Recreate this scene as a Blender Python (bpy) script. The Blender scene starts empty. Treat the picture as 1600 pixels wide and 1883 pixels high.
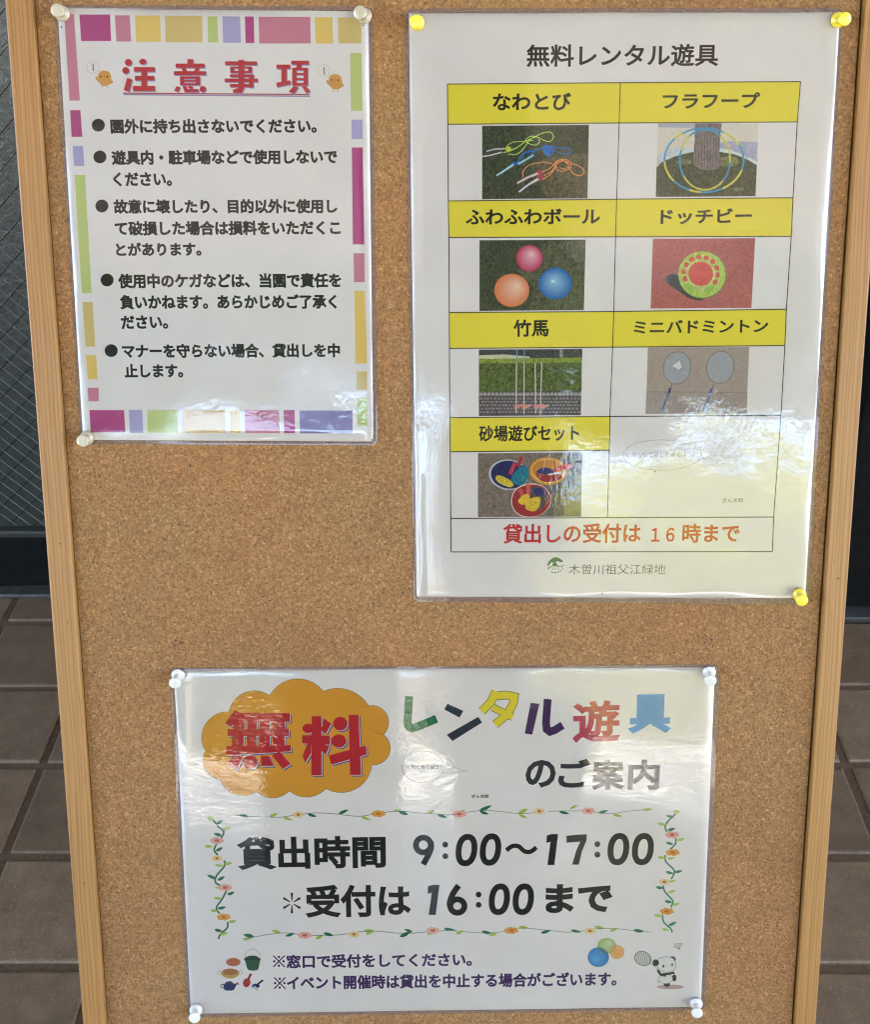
import bpy, bmesh, math, random
from mathutils import Vector, Matrix
R_ = math.radians
random.seed(7)
SC = bpy.context.scene
COL = SC.collection

# ------------------------------------------------------------------ camera
FPX, PITCH, YAW, ROLL, CAMZ = 2082.49, 0.5714, -0.0142, 0.0114, 1.1661
def cam_axes():
    cp, sp, cw, sw = math.cos(PITCH), math.sin(PITCH), math.cos(YAW), math.sin(YAW)
    f = Vector((sw*cp, cw*cp, -sp)); r = Vector((cw, -sw, 0)); d = f.cross(r)
    cr, sr = math.cos(ROLL), math.sin(ROLL)
    return cr*r+sr*d, -sr*r+cr*d, f
CR, CD, CF = cam_axes()
CAM = Vector((0, 0, CAMZ))
cd = bpy.data.cameras.new('camera'); cam = bpy.data.objects.new('camera', cd); COL.objects.link(cam)
cd.sensor_fit = 'HORIZONTAL'; cd.sensor_width = 36; cd.lens = 36*FPX/1600
cd.clip_start = 0.02; cd.clip_end = 500
cam.matrix_world = Matrix(((CR.x, -CD.x, -CF.x, 0), (CR.y, -CD.y, -CF.y, 0), (CR.z, -CD.z, -CF.z, CAMZ), (0, 0, 0, 1)))
SC.camera = cam

# ------------------------------------------------------------------ light
SUN_EL, SUN_AZ = R_(52), R_(24)      # the sun stands behind the building, a little to the right
w = bpy.data.worlds.new("World"); SC.world = w; w.use_nodes = True
nt = w.node_tree; nt.nodes.clear()
sky = nt.nodes.new('ShaderNodeTexSky'); sky.sky_type = 'NISHITA'; sky.sun_disc = False
sky.sun_elevation = SUN_EL; sky.sun_rotation = SUN_AZ; sky.air_density = 1.0; sky.dust_density = 4.0
bg = nt.nodes.new('ShaderNodeBackground'); bg.inputs[1].default_value = 0.13
wo = nt.nodes.new('ShaderNodeOutputWorld')
nt.links.new(sky.outputs[0], bg.inputs[0]); nt.links.new(bg.outputs[0], wo.inputs[0])
sd = bpy.data.lights.new('sun', 'SUN'); sd.energy = 4.2; sd.angle = R_(0.5); sd.color = (1.0, 0.95, 0.86)
sun = bpy.data.objects.new('sun', sd); COL.objects.link(sun)
sdir = Vector((math.sin(SUN_AZ)*math.cos(SUN_EL), math.cos(SUN_AZ)*math.cos(SUN_EL), math.sin(SUN_EL)))
sun.rotation_euler = sdir.to_track_quat('Z', 'Y').to_euler(); sun.location = (0, 4, 6)
SC.view_settings.view_transform = 'Standard'; SC.view_settings.look = 'None'
SC.view_settings.exposure = 4.8; SC.view_settings.gamma = 1
try: SC.cycles.use_denoising = True; SC.cycles.denoiser = 'OPENIMAGEDENOISE'
except Exception: pass
SC.cycles.max_bounces = 8; SC.cycles.transparent_max_bounces = 12; SC.cycles.diffuse_bounces = 4
SC.cycles.sample_clamp_indirect = 6; SC.cycles.caustics_reflective = False; SC.cycles.caustics_refractive = False
try: SC.cycles.filter_width = 1.2
except Exception: pass

# ------------------------------------------------------------------ materials
def lin(c):
    c = c/255.0
    return c/12.92 if c <= .04045 else ((c+.055)/1.055)**2.4
def C(r, g, b): return (lin(r), lin(g), lin(b))
class N:
    """small node-tree helper"""
    def __init__(s, name):
        s.m = bpy.data.materials.new(name); s.m.use_nodes = True
        s.t = s.m.node_tree; s.t.nodes.clear()
    def n(s, typ, ins=None, **kw):
        o = s.t.nodes.new('ShaderNode'+typ)
        for k, v in kw.items(): setattr(o, k, v)
        for k, v in (ins or {}).items():
            if hasattr(v, 'node'): s.t.links.new(v, o.inputs[k])
            else: o.inputs[k].default_value = v
        return o
    def ramp(s, fac, stops):
        o = s.t.nodes.new('ShaderNodeValToRGB'); cr = o.color_ramp
        cr.elements[0].position = stops[0][0]; cr.elements[0].color = (*stops[0][1], 1)
        cr.elements[1].position = stops[-1][0]; cr.elements[1].color = (*stops[-1][1], 1)
        for p, c in stops[1:-1]:
            e = cr.elements.new(p); e.color = (*c, 1)
        s.t.links.new(fac, o.inputs[0]); return o.outputs[0]
    def coord(s, scale, kind='Object'):
        tc = s.n('TexCoord'); mp = s.n('Mapping', {0: tc.outputs[kind], 3: scale}); return mp.outputs[0]
    def noise(s, vec, scale, detail=3, rough=.5, dist=0):
        return s.n('TexNoise', {'Vector': vec, 'Scale': scale, 'Detail': detail, 'Roughness': rough, 'Distortion': dist})
    def math(s, op, a, b=0.0):
        return s.n('Math', {0: a, 1: b}, operation=op).outputs[0]
    def mix(s, fac, a, b, mode='MIX'):
        o = s.n('Mix', data_type='RGBA', blend_type=mode)
        for k, v in ((0, fac), (6, a), (7, b)):
            if hasattr(v, 'node'): s.t.links.new(v, o.inputs[k])
            else: o.inputs[k].default_value = v if k == 0 else (*v[:3], 1)
        return o.outputs[2]
    def bump(s, h, strength, dist):
        return s.n('Bump', {'Height': h, 'Strength': strength, 'Distance': dist}).outputs[0]
    def bsdf(s, **ins):
        names = {'color': 'Base Color', 'rough': 'Roughness', 'metal': 'Metallic', 'normal': 'Normal', 'spec': 'Specular IOR Level',
                 'trans': 'Transmission Weight', 'ior': 'IOR', 'sss': 'Subsurface Weight', 'coat': 'Coat Weight'}
        d = {}
        for k, v in ins.items():
            if k == 'color' and not hasattr(v, 'node'): v = (*v[:3], 1)
            d[names[k]] = v
        return s.n('BsdfPrincipled', d).outputs[0]
    def out(s, sh):
        o = s.n('OutputMaterial'); s.t.links.new(sh, o.inputs[0]); return s.m

def simple(name, col, rough=.5, metal=0, var=.1, scale=30, **kw):
    k = N(name); v = k.coord((1, 1, 1)); nz = k.noise(v, scale, 4)
    c = k.ramp(nz.outputs[0], [(.3, tuple(x*(1-var) for x in col)), (.7, tuple(x*(1+var) for x in col))])
    return k.out(k.bsdf(color=c, rough=rough, metal=metal, normal=k.bump(nz.outputs[0], .2, .001), **kw))

def mat_cork():
    k = N('cork'); v = k.coord((1, 1, 1))
    wn = k.noise(v, 900, 2, .5)
    w2 = k.n('VectorMath', {0: wn.outputs['Color'], 1: (.5, .5, .5)}, operation='SUBTRACT').outputs[0]
    w3 = k.n('VectorMath', {0: w2, 3: .0022}, operation='SCALE').outputs[0]
    vv = k.n('VectorMath', {0: v, 1: w3}, operation='ADD').outputs[0]
    v1 = k.n('TexVoronoi', {'Vector': vv, 'Scale': 640}, feature='F1')
    v2 = k.n('TexVoronoi', {'Vector': vv, 'Scale': 1100}, feature='F1')
    s1 = k.n('SeparateColor', {0: v1.outputs['Color']}).outputs[0]
    s2 = k.n('SeparateColor', {0: v2.outputs['Color']}).outputs[1]
    big = k.noise(v, 9, 3, .6).outputs[0]
    ck = k.math('MULTIPLY', k.math('ADD', s1, s2), .5)
    base = k.ramp(ck, [(.05, C(88, 60, 34)), (.3, C(113, 81, 49)), (.62, C(127, 94, 59)), (.85, C(140, 106, 69)), (.97, C(162, 129, 92))])
    tint = k.ramp(big, [(.35, (1.04, .97, .90)), (.65, (.96, 1.0, .96))])
    wear = k.ramp(k.noise(v, 3.5, 5, .65).outputs[0], [(.32, (.86, .84, .82)), (.5, (1, 1, 1)), (.7, (1.07, 1.06, 1.03))])
    base = k.mix(1.0, k.mix(1.0, base, tint, 'MULTIPLY'), wear, 'MULTIPLY')
    fl = k.noise(k.coord((1, 1, 1)), 620, 2, .5)          # scattered pale flakes and dark pits
    base = k.mix(k.ramp(fl.outputs[0], [(.70, (0, 0, 0)), (.76, (1, 1, 1))]), base, C(168, 134, 94))
    pit = k.noise(k.coord((1, 1.6, 1)), 330, 2, .5)
    base = k.mix(k.ramp(pit.outputs[0], [(.24, (1, 1, 1)), (.29, (0, 0, 0))]), base, C(66, 42, 22))
    h = k.math('ADD', v1.outputs['Distance'], k.math('MULTIPLY', wn.outputs[0], .8))
    return k.out(k.bsdf(color=base, rough=.85, spec=.25, normal=k.bump(h, .55, .0011)))

def mat_wood(name, tone):
    k = N(name); tc = k.n('TexCoord')
    oi = k.n('ObjectInfo')
    sh = k.n('CombineXYZ', {0: k.math('MULTIPLY', oi.outputs['Random'], 3.0), 1: k.math('MULTIPLY', oi.outputs['Random'], 17.0)}).outputs[0]
    v0 = k.n('VectorMath', {0: tc.outputs['Object'], 1: sh}, operation='ADD').outputs[0]
    wob = k.noise(k.n('Mapping', {0: v0, 3: (6, 3.2, 6)}).outputs[0], 1, 2, .5).outputs[0]
    sx = k.n('SeparateXYZ', {0: v0})
    x = k.math('ADD', sx.outputs[0], k.math('MULTIPLY', wob, .012))
    x = k.math('ADD', x, k.math('MULTIPLY', sx.outputs[2], .45))
    vec = k.n('CombineXYZ', {0: x, 1: k.math('MULTIPLY', sx.outputs[1], .012), 2: 0.0}).outputs[0]
    g1 = k.noise(vec, 360, 2, .5).outputs[0]
    g2 = k.noise(k.n('Mapping', {0: v0, 3: (900, 22, 900)}).outputs[0], 1, 3, .6).outputs[0]
    ph = k.math('MULTIPLY', x, 2300.0)
    lo = k.noise(k.n('CombineXYZ', {0: x, 1: k.math('MULTIPLY', sx.outputs[1], .03), 2: 0.0}).outputs[0], 110, 2, .5).outputs[0]
    ph = k.math('ADD', k.math('ADD', ph, k.math('MULTIPLY', g1, 7.0)), k.math('MULTIPLY', lo, 16.0))
    ring = k.math('MULTIPLY', k.math('ADD', k.math('SINE', ph), 1.0), .5)
    c = k.ramp(ring, [(.0, tone[0]), (.28, tone[1]), (.75, tone[2]), (1.0, tone[2])])
    c = k.mix(.35, c, k.ramp(g1, [(.35, tone[0]), (.65, tone[2])]))
    c = k.mix(.25, c, k.ramp(g2, [(.3, tone[0]), (.7, tone[2])]))
    fleck = k.noise(k.n('Mapping', {0: v0, 3: (500, 60, 500)}).outputs[0], 1, 2, .5).outputs[0]
    c = k.mix(k.ramp(fleck, [(.2, (.7, .7, .7)), (.27, (0, 0, 0))]), c, tuple(t*.45 for t in tone[0]))
    return k.out(k.bsdf(color=c, rough=.42, spec=.4, normal=k.bump(k.math('ADD', g1, g2), .25, .0004)))

def mat_tile():
    k = N('glazed_quarry_tile'); v = k.coord((1, 1, 1)); oi = k.n('ObjectInfo')
    v = k.n('VectorMath', {0: v, 1: k.n('VectorMath', {0: oi.outputs['Location'], 3: 3.7}, operation='SCALE').outputs[0]}, operation='ADD').outputs[0]
    a = k.noise(v, 26, 6, .65).outputs[0]; b = k.noise(v, 330, 3, .7).outputs[0]
    c = k.ramp(a, [(.3, C(78, 62, 46)), (.7, C(103, 84, 63))])
    c = k.mix(k.ramp(b, [(.56, (0, 0, 0)), (.74, (.8, .8, .8))]), c, C(130, 110, 88))
    tone = k.ramp(oi.outputs['Random'], [(0, (.78, .76, .74)), (1, (1.12, 1.12, 1.12))])
    c = k.mix(1.0, c, tone, 'MULTIPLY')
    return k.out(k.bsdf(color=c, rough=.4, spec=.5, normal=k.bump(k.math('ADD', a, k.math('MULTIPLY', b, .6)), .55, .0012)))

def mat_paper():
    k = N('white_paper'); v = k.coord((1, 1, 1)); a = k.noise(v, 18, 4, .6).outputs[0]
    c = k.ramp(a, [(.3, C(243, 237, 239)), (.7, C(250, 244, 247))])
    return k.out(k.bsdf(color=c, rough=.6, spec=.2))

def mat_ink(name, grain):
    """flat print: colour from the mesh, alpha of the colour = how grainy the printed picture is"""
    k = N(name); at = k.n('Attribute', attribute_name='ink'); c = at.outputs['Color']
    if grain:
        v = k.coord((1, 1, 1)); n1 = k.noise(v, 520, 4, .8, .6).outputs[0]; n2 = k.noise(k.coord((1.6, .8, 1)), 240, 3, .7, 1.5).outputs[0]
        s = k.math('ADD', k.math('MULTIPLY', k.math('SUBTRACT', n1, .5), 6.0), k.math('MULTIPLY', k.math('SUBTRACT', n2, .5), 4.5))
        s = k.math('ADD', k.math('MULTIPLY', s, at.outputs['Alpha']), 1.16)
        s = k.math('MAXIMUM', s, .12)
        rgb = k.n('CombineColor', {0: s, 1: s, 2: s}).outputs[0]
        c = k.mix(1.0, c, rgb, 'MULTIPLY')
    return k.out(k.bsdf(color=c, rough=.55, spec=.2))

def mat_film(name, milky, grain=(255, 120, 1)):
    """clear laminating film: see-through with a rippled shiny face"""
    k = N(name); tc = k.n('TexCoord'); oi = k.n('ObjectInfo')
    v = k.n('VectorMath', {0: tc.outputs['Object'], 1: k.n('VectorMath', {0: oi.outputs['Location'], 3: 5.0}, operation='SCALE').outputs[0]}, operation='ADD').outputs[0]
    def mp(s): return k.n('Mapping', {0: v, 3: s}).outputs[0]
    big = k.noise(mp((9, 7, 1)), 1, 2, .5).outputs[0]
    mid = k.noise(mp((60, 110, 1)), 1, 2, .5, .6).outputs[0]
    fine = k.noise(mp(grain), 1, 1.5, .5, 1.8).outputs[0]
    patch = k.ramp(k.noise(mp((16, 11, 1)), 1, 2, .5).outputs[0], [(.38, (.25, .25, .25)), (.62, (1, 1, 1))])
    fine = k.math('MULTIPLY', fine, patch)
    if milky: mid = k.math('MULTIPLY', mid, .0); fine = k.math('MULTIPLY', fine, .0)
    h = k.math('ADD', k.math('MULTIPLY', big, .0012), k.math('ADD', k.math('MULTIPLY', mid, .000075), k.math('MULTIPLY', fine, .000066)))
    nb = k.n('Bump', {'Height': h, 'Strength': 1.0, 'Distance': 1.0}).outputs[0]
    fr = k.n('Fresnel', {'IOR': 1.52, 'Normal': nb}).outputs[0]
    fr = k.math('MULTIPLY', fr, 1.08 if not milky else .5)
    gl = k.n('BsdfGlossy', {'Color': (1, 1, 1, 1), 'Roughness': .012, 'Normal': nb}).outputs[0]
    tr = k.n('BsdfTransparent', {'Color': (1, 1, 1, 1) if not milky else (.93, .91, .93, 1)}).outputs[0]
    base = tr
    if milky:
        df = k.n('BsdfDiffuse', {'Color': (*C(126, 108, 102), 1)}).outputs[0]
        base = k.n('MixShader', {0: .42, 1: tr, 2: df}).outputs[0]
    return k.out(k.n('MixShader', {0: fr, 1: base, 2: gl}).outputs[0])

def mat_plastic(name, col, trans, rough=.12):
    k = N(name)
    return k.out(k.bsdf(color=col, rough=rough, trans=trans, ior=1.47, spec=.6))

M = {
 'cork': mat_cork(),
 'wood': mat_wood('pine_stile', (C(112, 74, 36), C(131, 93, 49), C(142, 104, 57))),
 'tile': mat_tile(), 'grout': simple('dark_grout', C(78, 62, 46), .95, var=.2, scale=200, spec=.08),
 'paper': mat_paper(), 'ink': mat_ink('print_ink', False), 'photo': mat_ink('photo_ink', True),
 'film': mat_film('laminating_film', False), 'film_ripple': mat_film('rippled_laminating_film', False, (140, 270, 1)),
 'film_edge': mat_film('laminating_film_edge', True),
 'pin_yellow': mat_plastic('yellow_pin_plastic', C(232, 212, 70), .25, .18),
 'pin_clear': mat_plastic('clear_pin_plastic', (.93, .91, .84), .5, .26),
 'pin_milky': mat_plastic('milky_pin_plastic', C(222, 210, 182), .55, .2),
 'steel': simple('pin_steel', (.6, .6, .6), .25, 1.0),
 'hole': simple('pin_hole_dark', (.012, .009, .008), .9),
 'black_metal': simple('black_aluminium', (.004, .004, .004), .5, .0, var=.3, scale=60, spec=.08),
 'sill': simple('steel_sill', (.055, .053, .047), .4, .5, var=.3, scale=80),
 'wire_pale': simple('pale_wire', (.075, .08, .07), .4, .3),
 'wire_dark': simple('dark_wire', (.004, .005, .004), .95, spec=.05),
}

# ------------------------------------------------------------------ mesh helpers
def mesh_obj(name, verts, faces, mat, parent=None, smooth=False, cols=None, loc=None, kind=None):
    me = bpy.data.meshes.new(name); me.from_pydata([tuple(v) for v in verts], [], faces)
    me.materials.append(mat)
    if cols is not None:
        at = me.color_attributes.new('ink', 'FLOAT_COLOR', 'POINT')
        flat = []
        for c in cols: flat.extend(c if len(c) == 4 else (*c, 0.0))
        at.data.foreach_set('color', flat)
    if smooth: me.polygons.foreach_set('use_smooth', [True]*len(me.polygons))
    me.update()
    o = bpy.data.objects.new(name, me); COL.objects.link(o)
    if parent: o.parent = parent
    if loc: o.location = loc
    if kind: o['kind'] = kind
    return o
def bm_obj(name, bm, mat, parent=None, smooth=False, loc=None, kind=None):
    me = bpy.data.meshes.new(name); bm.to_mesh(me); bm.free(); me.materials.append(mat)
    if smooth: me.polygons.foreach_set('use_smooth', [True]*len(me.polygons))
    o = bpy.data.objects.new(name, me); COL.objects.link(o)
    if parent: o.parent = parent
    if loc: o.location = loc
    if kind: o['kind'] = kind
    return o
def add_box(bm, x0, x1, y0, y1, z0, z1, bev=0, seg=1):
    r = bmesh.ops.create_cube(bm, size=1)
    for v in r['verts']:
        v.co = Vector(((x0+x1)/2+v.co.x*(x1-x0), (y0+y1)/2+v.co.y*(y1-y0), (z0+z1)/2+v.co.z*(z1-z0)))
    if bev:
        es = list({e for v in r['verts'] for e in v.link_edges})
        bmesh.ops.bevel(bm, geom=es, offset=bev, segments=seg, affect='EDGES', profile=.5)
def box(name, x0, x1, y0, y1, z0, z1, mat, parent=None, bev=0, seg=1, **kw):
    bm = bmesh.new(); add_box(bm, x0, x1, y0, y1, z0, z1, bev, seg); return bm_obj(name, bm, mat, parent, **kw)
def empty(name, label=None, cat=None, group=None, kind=None, loc=(0, 0, 0), rot=None):
    o = bpy.data.objects.new(name, None); COL.objects.link(o); o.location = loc; o.empty_display_size = .05
    if rot is not None: o.rotation_euler = rot
    return tag(o, label, cat, group, kind)
def tag(o, label=None, cat=None, group=None, kind=None):
    for k_, v_ in (('label', label), ('category', cat), ('group', group), ('kind', kind)):
        if v_: o[k_] = v_
    return o

# ------------------------------------------------------------------ the board plane
BO = Vector((0.0, 0.6230567, 0.46644691))
BX = Vector((0.9995264, 0.02808105, -0.01258703)).normalized()
BU = Vector((0.00170612, 0.35783106, 0.93378478)); BU = (BU-BX*BU.dot(BX)).normalized()
BN = BX.cross(BU)                     # out of the board, towards the viewer
BROT = Matrix((BX, BU, BN)).transposed().to_euler()
def ray(x, y): return (CR*((x-800)/FPX)+CD*((y-941.5)/FPX)+CF)
def S(x, y):
    """a spot measured on the board in the photograph -> metres along and up the board"""
    d = ray(x, y); t = (BO-CAM).dot(BN)/d.dot(BN); P = CAM+d*t-BO
    return P.dot(BX), P.dot(BU)
def BP(u, v, n=0): return BO+BX*u+BU*v+BN*n

# ================================================================== the place behind and around the board
TILE, GX, GY = 0.1627, -0.5799, 1.1543
WALLY = 1.58
def wall_pt(x, y, yw=WALLY):
    d = ray(x, y); t = yw/d.y; return CAM.x+t*d.x, CAMZ+t*d.z

ground = box('ground', -150, 150, -300, 60, -.30, -.03, simple('lawn_green', (.13, .105, .06), .9, var=.35, scale=3), kind='structure')
terrace = box('pavement', -16, 16, -9.6, -3.3, -.2, -.012, simple('pale_concrete', (.25, .24, .22), .85, var=.15, scale=9), kind='structure')
floor = box('floor', -2.75, 2.75, -3.3, 1.75, -.12, -.0035, M['grout'], kind='structure')
def tile_bm(rnd):
    bm = bmesh.new(); h = TILE/2-.0058
    r = bmesh.ops.create_grid(bm, x_segments=1, y_segments=1, size=h)
    top = [v for v in r['verts']]
    # a pillowed slab: flat top, rounded arris, short side
    prof = [(h-.0048, 0), (h-.0022, -.0006), (h-.0007, -.0019), (h, -.0042), (h, -.010)]
    bmesh.ops.delete(bm, geom=top, context='VERTS')
    rings = []
    for q, z in prof:
        rings.append([bm.verts.new((sx*q, sy*q, z)) for sx, sy in ((-1, -1), (1, -1), (1, 1), (-1, 1))])
    bm.faces.new(rings[0])
    for a, b in zip(rings, rings[1:]):
        for i in range(4): bm.faces.new((a[i], b[i], b[(i+1) % 4], a[(i+1) % 4]))
    for f in bm.faces: f.normal_update()
    bmesh.ops.recalc_face_normals(bm, faces=bm.faces)
    return bm
tm = bpy.data.meshes.new('tile'); b_ = tile_bm(None); b_.to_mesh(tm); b_.free(); tm.materials.append(M['tile'])
for j in range(-7, 3):
    for i in range(-4, 11):
        cx_, cy_ = GX+(i+.5)*TILE, GY+(j-.5)*TILE+TILE
        if cy_ > WALLY+.02: continue
        t = bpy.data.objects.new('tile', tm); COL.objects.link(t); t.parent = floor
        t.location = (cx_+random.uniform(-.0006, .0006), cy_+random.uniform(-.0006, .0006), .0+random.uniform(-.0004, .0004))
        t.rotation_euler = (random.uniform(-.003, .003), random.uniform(-.003, .003), random.uniform(-.003, .003))
bm = bmesh.new()
for j in range(-27, -7):
    for i in range(-13, 19):
        cx_, cy_ = GX+(i+.5)*TILE, GY+(j+.5)*TILE; q = TILE/2-.0058
        if abs(cx_) > 2.7: continue
        add_box(bm, cx_-q, cx_+q, cy_-q, cy_+q, -.012, 0)
for j in range(-7, 3):
    for i in list(range(-13, -4))+list(range(11, 19)):
        cx_, cy_ = GX+(i+.5)*TILE, GY+(j+.5)*TILE; q = TILE/2-.0058
        if abs(cx_) > 2.7 or cy_+q > WALLY: continue
        add_box(bm, cx_-q, cx_+q, cy_-q, cy_+q, -.012, 0)
bm_obj('tile_field', bm, M['tile'], floor, kind='stuff')

# ---- entrance front: wired-glass door, black frames, porch roof
bld = empty('entrance_building', 'dark entrance front of wired glass and black metal standing behind the cork board', 'building', loc=(0, WALLY, 0))
def on_b(o): o.parent = bld; o.matrix_parent_inverse = Matrix.Translation((0, -WALLY, 0)); return o
zg = wall_pt(40, 968)[1]      # foot of the glass
zr = wall_pt(40, 981)[1]; zs = wall_pt(40, 1075)[1]
def mat_glass():
    k = N('figured_wired_glass'); v = k.coord((1, 1, 1))
    a = k.noise(v, 70, 4, .65, 1.0).outputs[0]; b = k.noise(v, 260, 3, .6).outputs[0]
    c = k.ramp(a, [(.3, C(21, 24, 19)), (.7, C(34, 37, 30))])
    return k.out(k.bsdf(color=c, rough=.3, spec=.7, normal=k.bump(k.math('ADD', a, k.math('MULTIPLY', b, .35)), .35, .003)))
MG = mat_glass()
on_b(box('glass_pane', -2.3, .62, WALLY, WALLY+.012, zg, 2.15, MG))
def wires(name, px_lines, mat, n0, n1, r):
    """px_lines: two points of one wire as seen, and the repeat up the glass"""
    (xa, ya), (xb, yb), step = px_lines
    A = wall_pt(xa, ya, WALLY-.001); B = wall_pt(xb, yb, WALLY-.001)
    sl = (B[1]-A[1])/(B[0]-A[0]); bm = bmesh.new()
    for k in range(n0, n1):
        z0 = A[1]+k*step
        x0, x1 = -1.6, .6
        pts = []
        for q in range(13):
            x = x0+(x1-x0)*q/12; z = z0+sl*(x-A[0])
            if zg+.004 < z < 2.14: pts.append((x, z))
        # clip ends to the pane
        zl = z0+sl*(x0-A[0]); zh = z0+sl*(x1-A[0])
        lo, hi = sorted((zl, zh)); lo2, hi2 = max(lo, zg+.002), min(hi, 2.14)
        if hi2-lo2 < .01: continue
        ax = A[0]+(lo2-z0)/sl; bx = A[0]+(hi2-z0)/sl
        (p, q2) = sorted(((ax, lo2), (bx, hi2)))
        d = Vector((q2[0]-p[0], 0, q2[1]-p[1])).normalized(); nrm = Vector((-d.z, 0, d.x))*r
        vs = []
        for P in (p, q2):
            c = Vector((P[0], WALLY, P[1]))
            vs += [bm.verts.new(c+nrm), bm.verts.new(c+Vector((0, -r*1.2, 0))), bm.verts.new(c-nrm)]
        bm.faces.new((vs[0], vs[1], vs[4], vs[3])); bm.faces.new((vs[1], vs[2], vs[5], vs[4]))
    return on_b(bm_obj(name, bm, mat, kind='stuff'))
sp1 = (wall_pt(0, 805)[1]-wall_pt(0, 830.5)[1])
wires('wire', ((0, 805), (77, 863), sp1), M['wire_pale'], -45, 110, .00055)
sp2 = (wall_pt(0, 382)[1]-wall_pt(0, 433)[1])
wires('wire', ((0, 382), (37, 339), sp2), M['wire_dark'], -18, 60, .0005)
on_b(box('glazing_bead', -2.3, .62, WALLY-.016, WALLY+.02, zr, zg-.001, simple('dark_green_bead', C(28, 29, 23), .45), bev=.003))
on_b(box('bottom_rail', -2.3, .62, WALLY-.010, WALLY+.03, zs+.006, zr-.001, M['black_metal'], bev=.002))
on_b(box('door_sill', -2.3, 2.6, WALLY-.035, WALLY+.15, -.003, zs+.003, M['sill'], bev=.003))
# right of the board: black door jamb with its channels
for x0, x1, y0 in ((.62, .705, 1.50), (.709, .735, 1.535), (.739, .80, 1.49), (.85, .90, 1.52), (.94, 2.6, 1.555)):
    on_b(box('door_jamb', x0, x1, y0, WALLY+.03, .012, 2.3, M['black_metal'], bev=.004))
on_b(box('jamb_trim', .8035, .8065, 1.484, 1.50, .03, 2.2, M['sill'], bev=.0008))
on_b(box('jamb_foot', .60, .96, 1.47, 1.545, 0.001, .0115, simple('foot_plate', C(34, 33, 30), .6), bev=.002))
on_b(box('wall', -4.2, 4.2, WALLY+.035, WALLY+.25, -.05, 3.4, simple('dark_wall', C(60, 58, 54), .8)))
on_b(box('wall', -4.2, -2.3, WALLY-.02, WALLY+.034, 0, 3.3, simple('grey_render', C(110, 106, 100), .8)))
on_b(box('roof', -3.3, 2.9, -3.55, WALLY+.6, 2.62, 2.84, simple('porch_soffit', C(166, 155, 150), .8)))
on_b(box('reflection_block', -.41, 0.0, -1.95, -1.80, 0, 1.22, simple('dark_reflection_block', C(50, 46, 42), .8), bev=.006))  # unseen block, added to keep part of the film's reflections dark
on_b(box('unseen_pillar', .127, .47, -1.95, -1.67, 0, 2.62, simple('dark_reflection_post', C(52, 48, 44), .6), bev=.006))  # unseen dark upright, added to blank reflections as a standing person would
on_b(box('unseen_pillar', -2.6, -2.35, -3.2, -2.95, 0, 2.62, simple('grey_pillar', C(92, 88, 82), .6), bev=.006))

# ---- planting across the pavement (seen only as reflections in the film)
def leaf_mass(bm, cx, cy, cz, rx, ry, rz, n, size, box_=False):
    for _ in range(n):
        if box_: p = Vector((random.uniform(-1, 1), random.uniform(-1, 1), random.uniform(-1, 1)))
        else:
            p = Vector((random.gauss(0, 1), random.gauss(0, 1), random.gauss(0, 1))).normalized()*random.uniform(.55, 1)**.5
        c = Vector((cx+p.x*rx, cy+p.y*ry, cz+p.z*rz)); s = size*random.uniform(.6, 1.3)
        a = Vector((random.gauss(0, 1), random.gauss(0, 1), random.gauss(0, 1))).normalized()
        b = a.orthogonal().normalized()
        vs = [bm.verts.new(c+a*s), bm.verts.new(c+b*s*.45), bm.verts.new(c-a*s), bm.verts.new(c-b*s*.45)]
        bm.faces.new(vs)
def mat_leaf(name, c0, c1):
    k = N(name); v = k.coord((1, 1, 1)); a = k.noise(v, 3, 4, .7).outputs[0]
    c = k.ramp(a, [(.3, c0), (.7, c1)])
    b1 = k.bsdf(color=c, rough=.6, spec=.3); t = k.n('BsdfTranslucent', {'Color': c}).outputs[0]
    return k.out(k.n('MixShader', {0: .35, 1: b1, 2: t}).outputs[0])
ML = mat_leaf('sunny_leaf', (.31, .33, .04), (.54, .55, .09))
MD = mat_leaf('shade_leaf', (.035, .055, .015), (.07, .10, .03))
MTR = simple('bark', (.09, .07, .05), .9)
def shrub(name, label, x, y, rx, ry, h, n, mat, grp):
    r = empty(name, label, 'shrub', grp, loc=(x, y, 0)); bm = bmesh.new()
    leaf_mass(bm, 0, 0, h*.52, rx, ry, h*.5, n, .13, True)
    bm_obj('foliage', bm, mat, r)
    for q in range(4):
        xx = random.uniform(-rx*.6, rx*.6); box('stem', xx-.03, xx+.03, -.03, .03, -.04, h*.7, MTR, r)
def tree(label, x, y, h, cr, n, mat):
    r = empty('tree', label, 'tree', 'trees beyond the pavement', loc=(x, y, 0)); bm = bmesh.new()
    bmesh.ops.create_cone(bm, cap_ends=True, segments=10, radius1=.17, radius2=.08, depth=h*.7, matrix=Matrix.Translation((0, 0, h*.35-.05)))
    bm_obj('trunk', bm, MTR, r)
    bm = bmesh.new()
    for q in range(7):
        a = q*2.4; rr = cr*.55*(q > 0)
        leaf_mass(bm, rr*math.cos(a), rr*math.sin(a), h*(.68+.05*(q % 4)), cr*.6, cr*.6, cr*.42, n//7, .16)
    bm_obj('crown', bm, mat, r)
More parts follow.
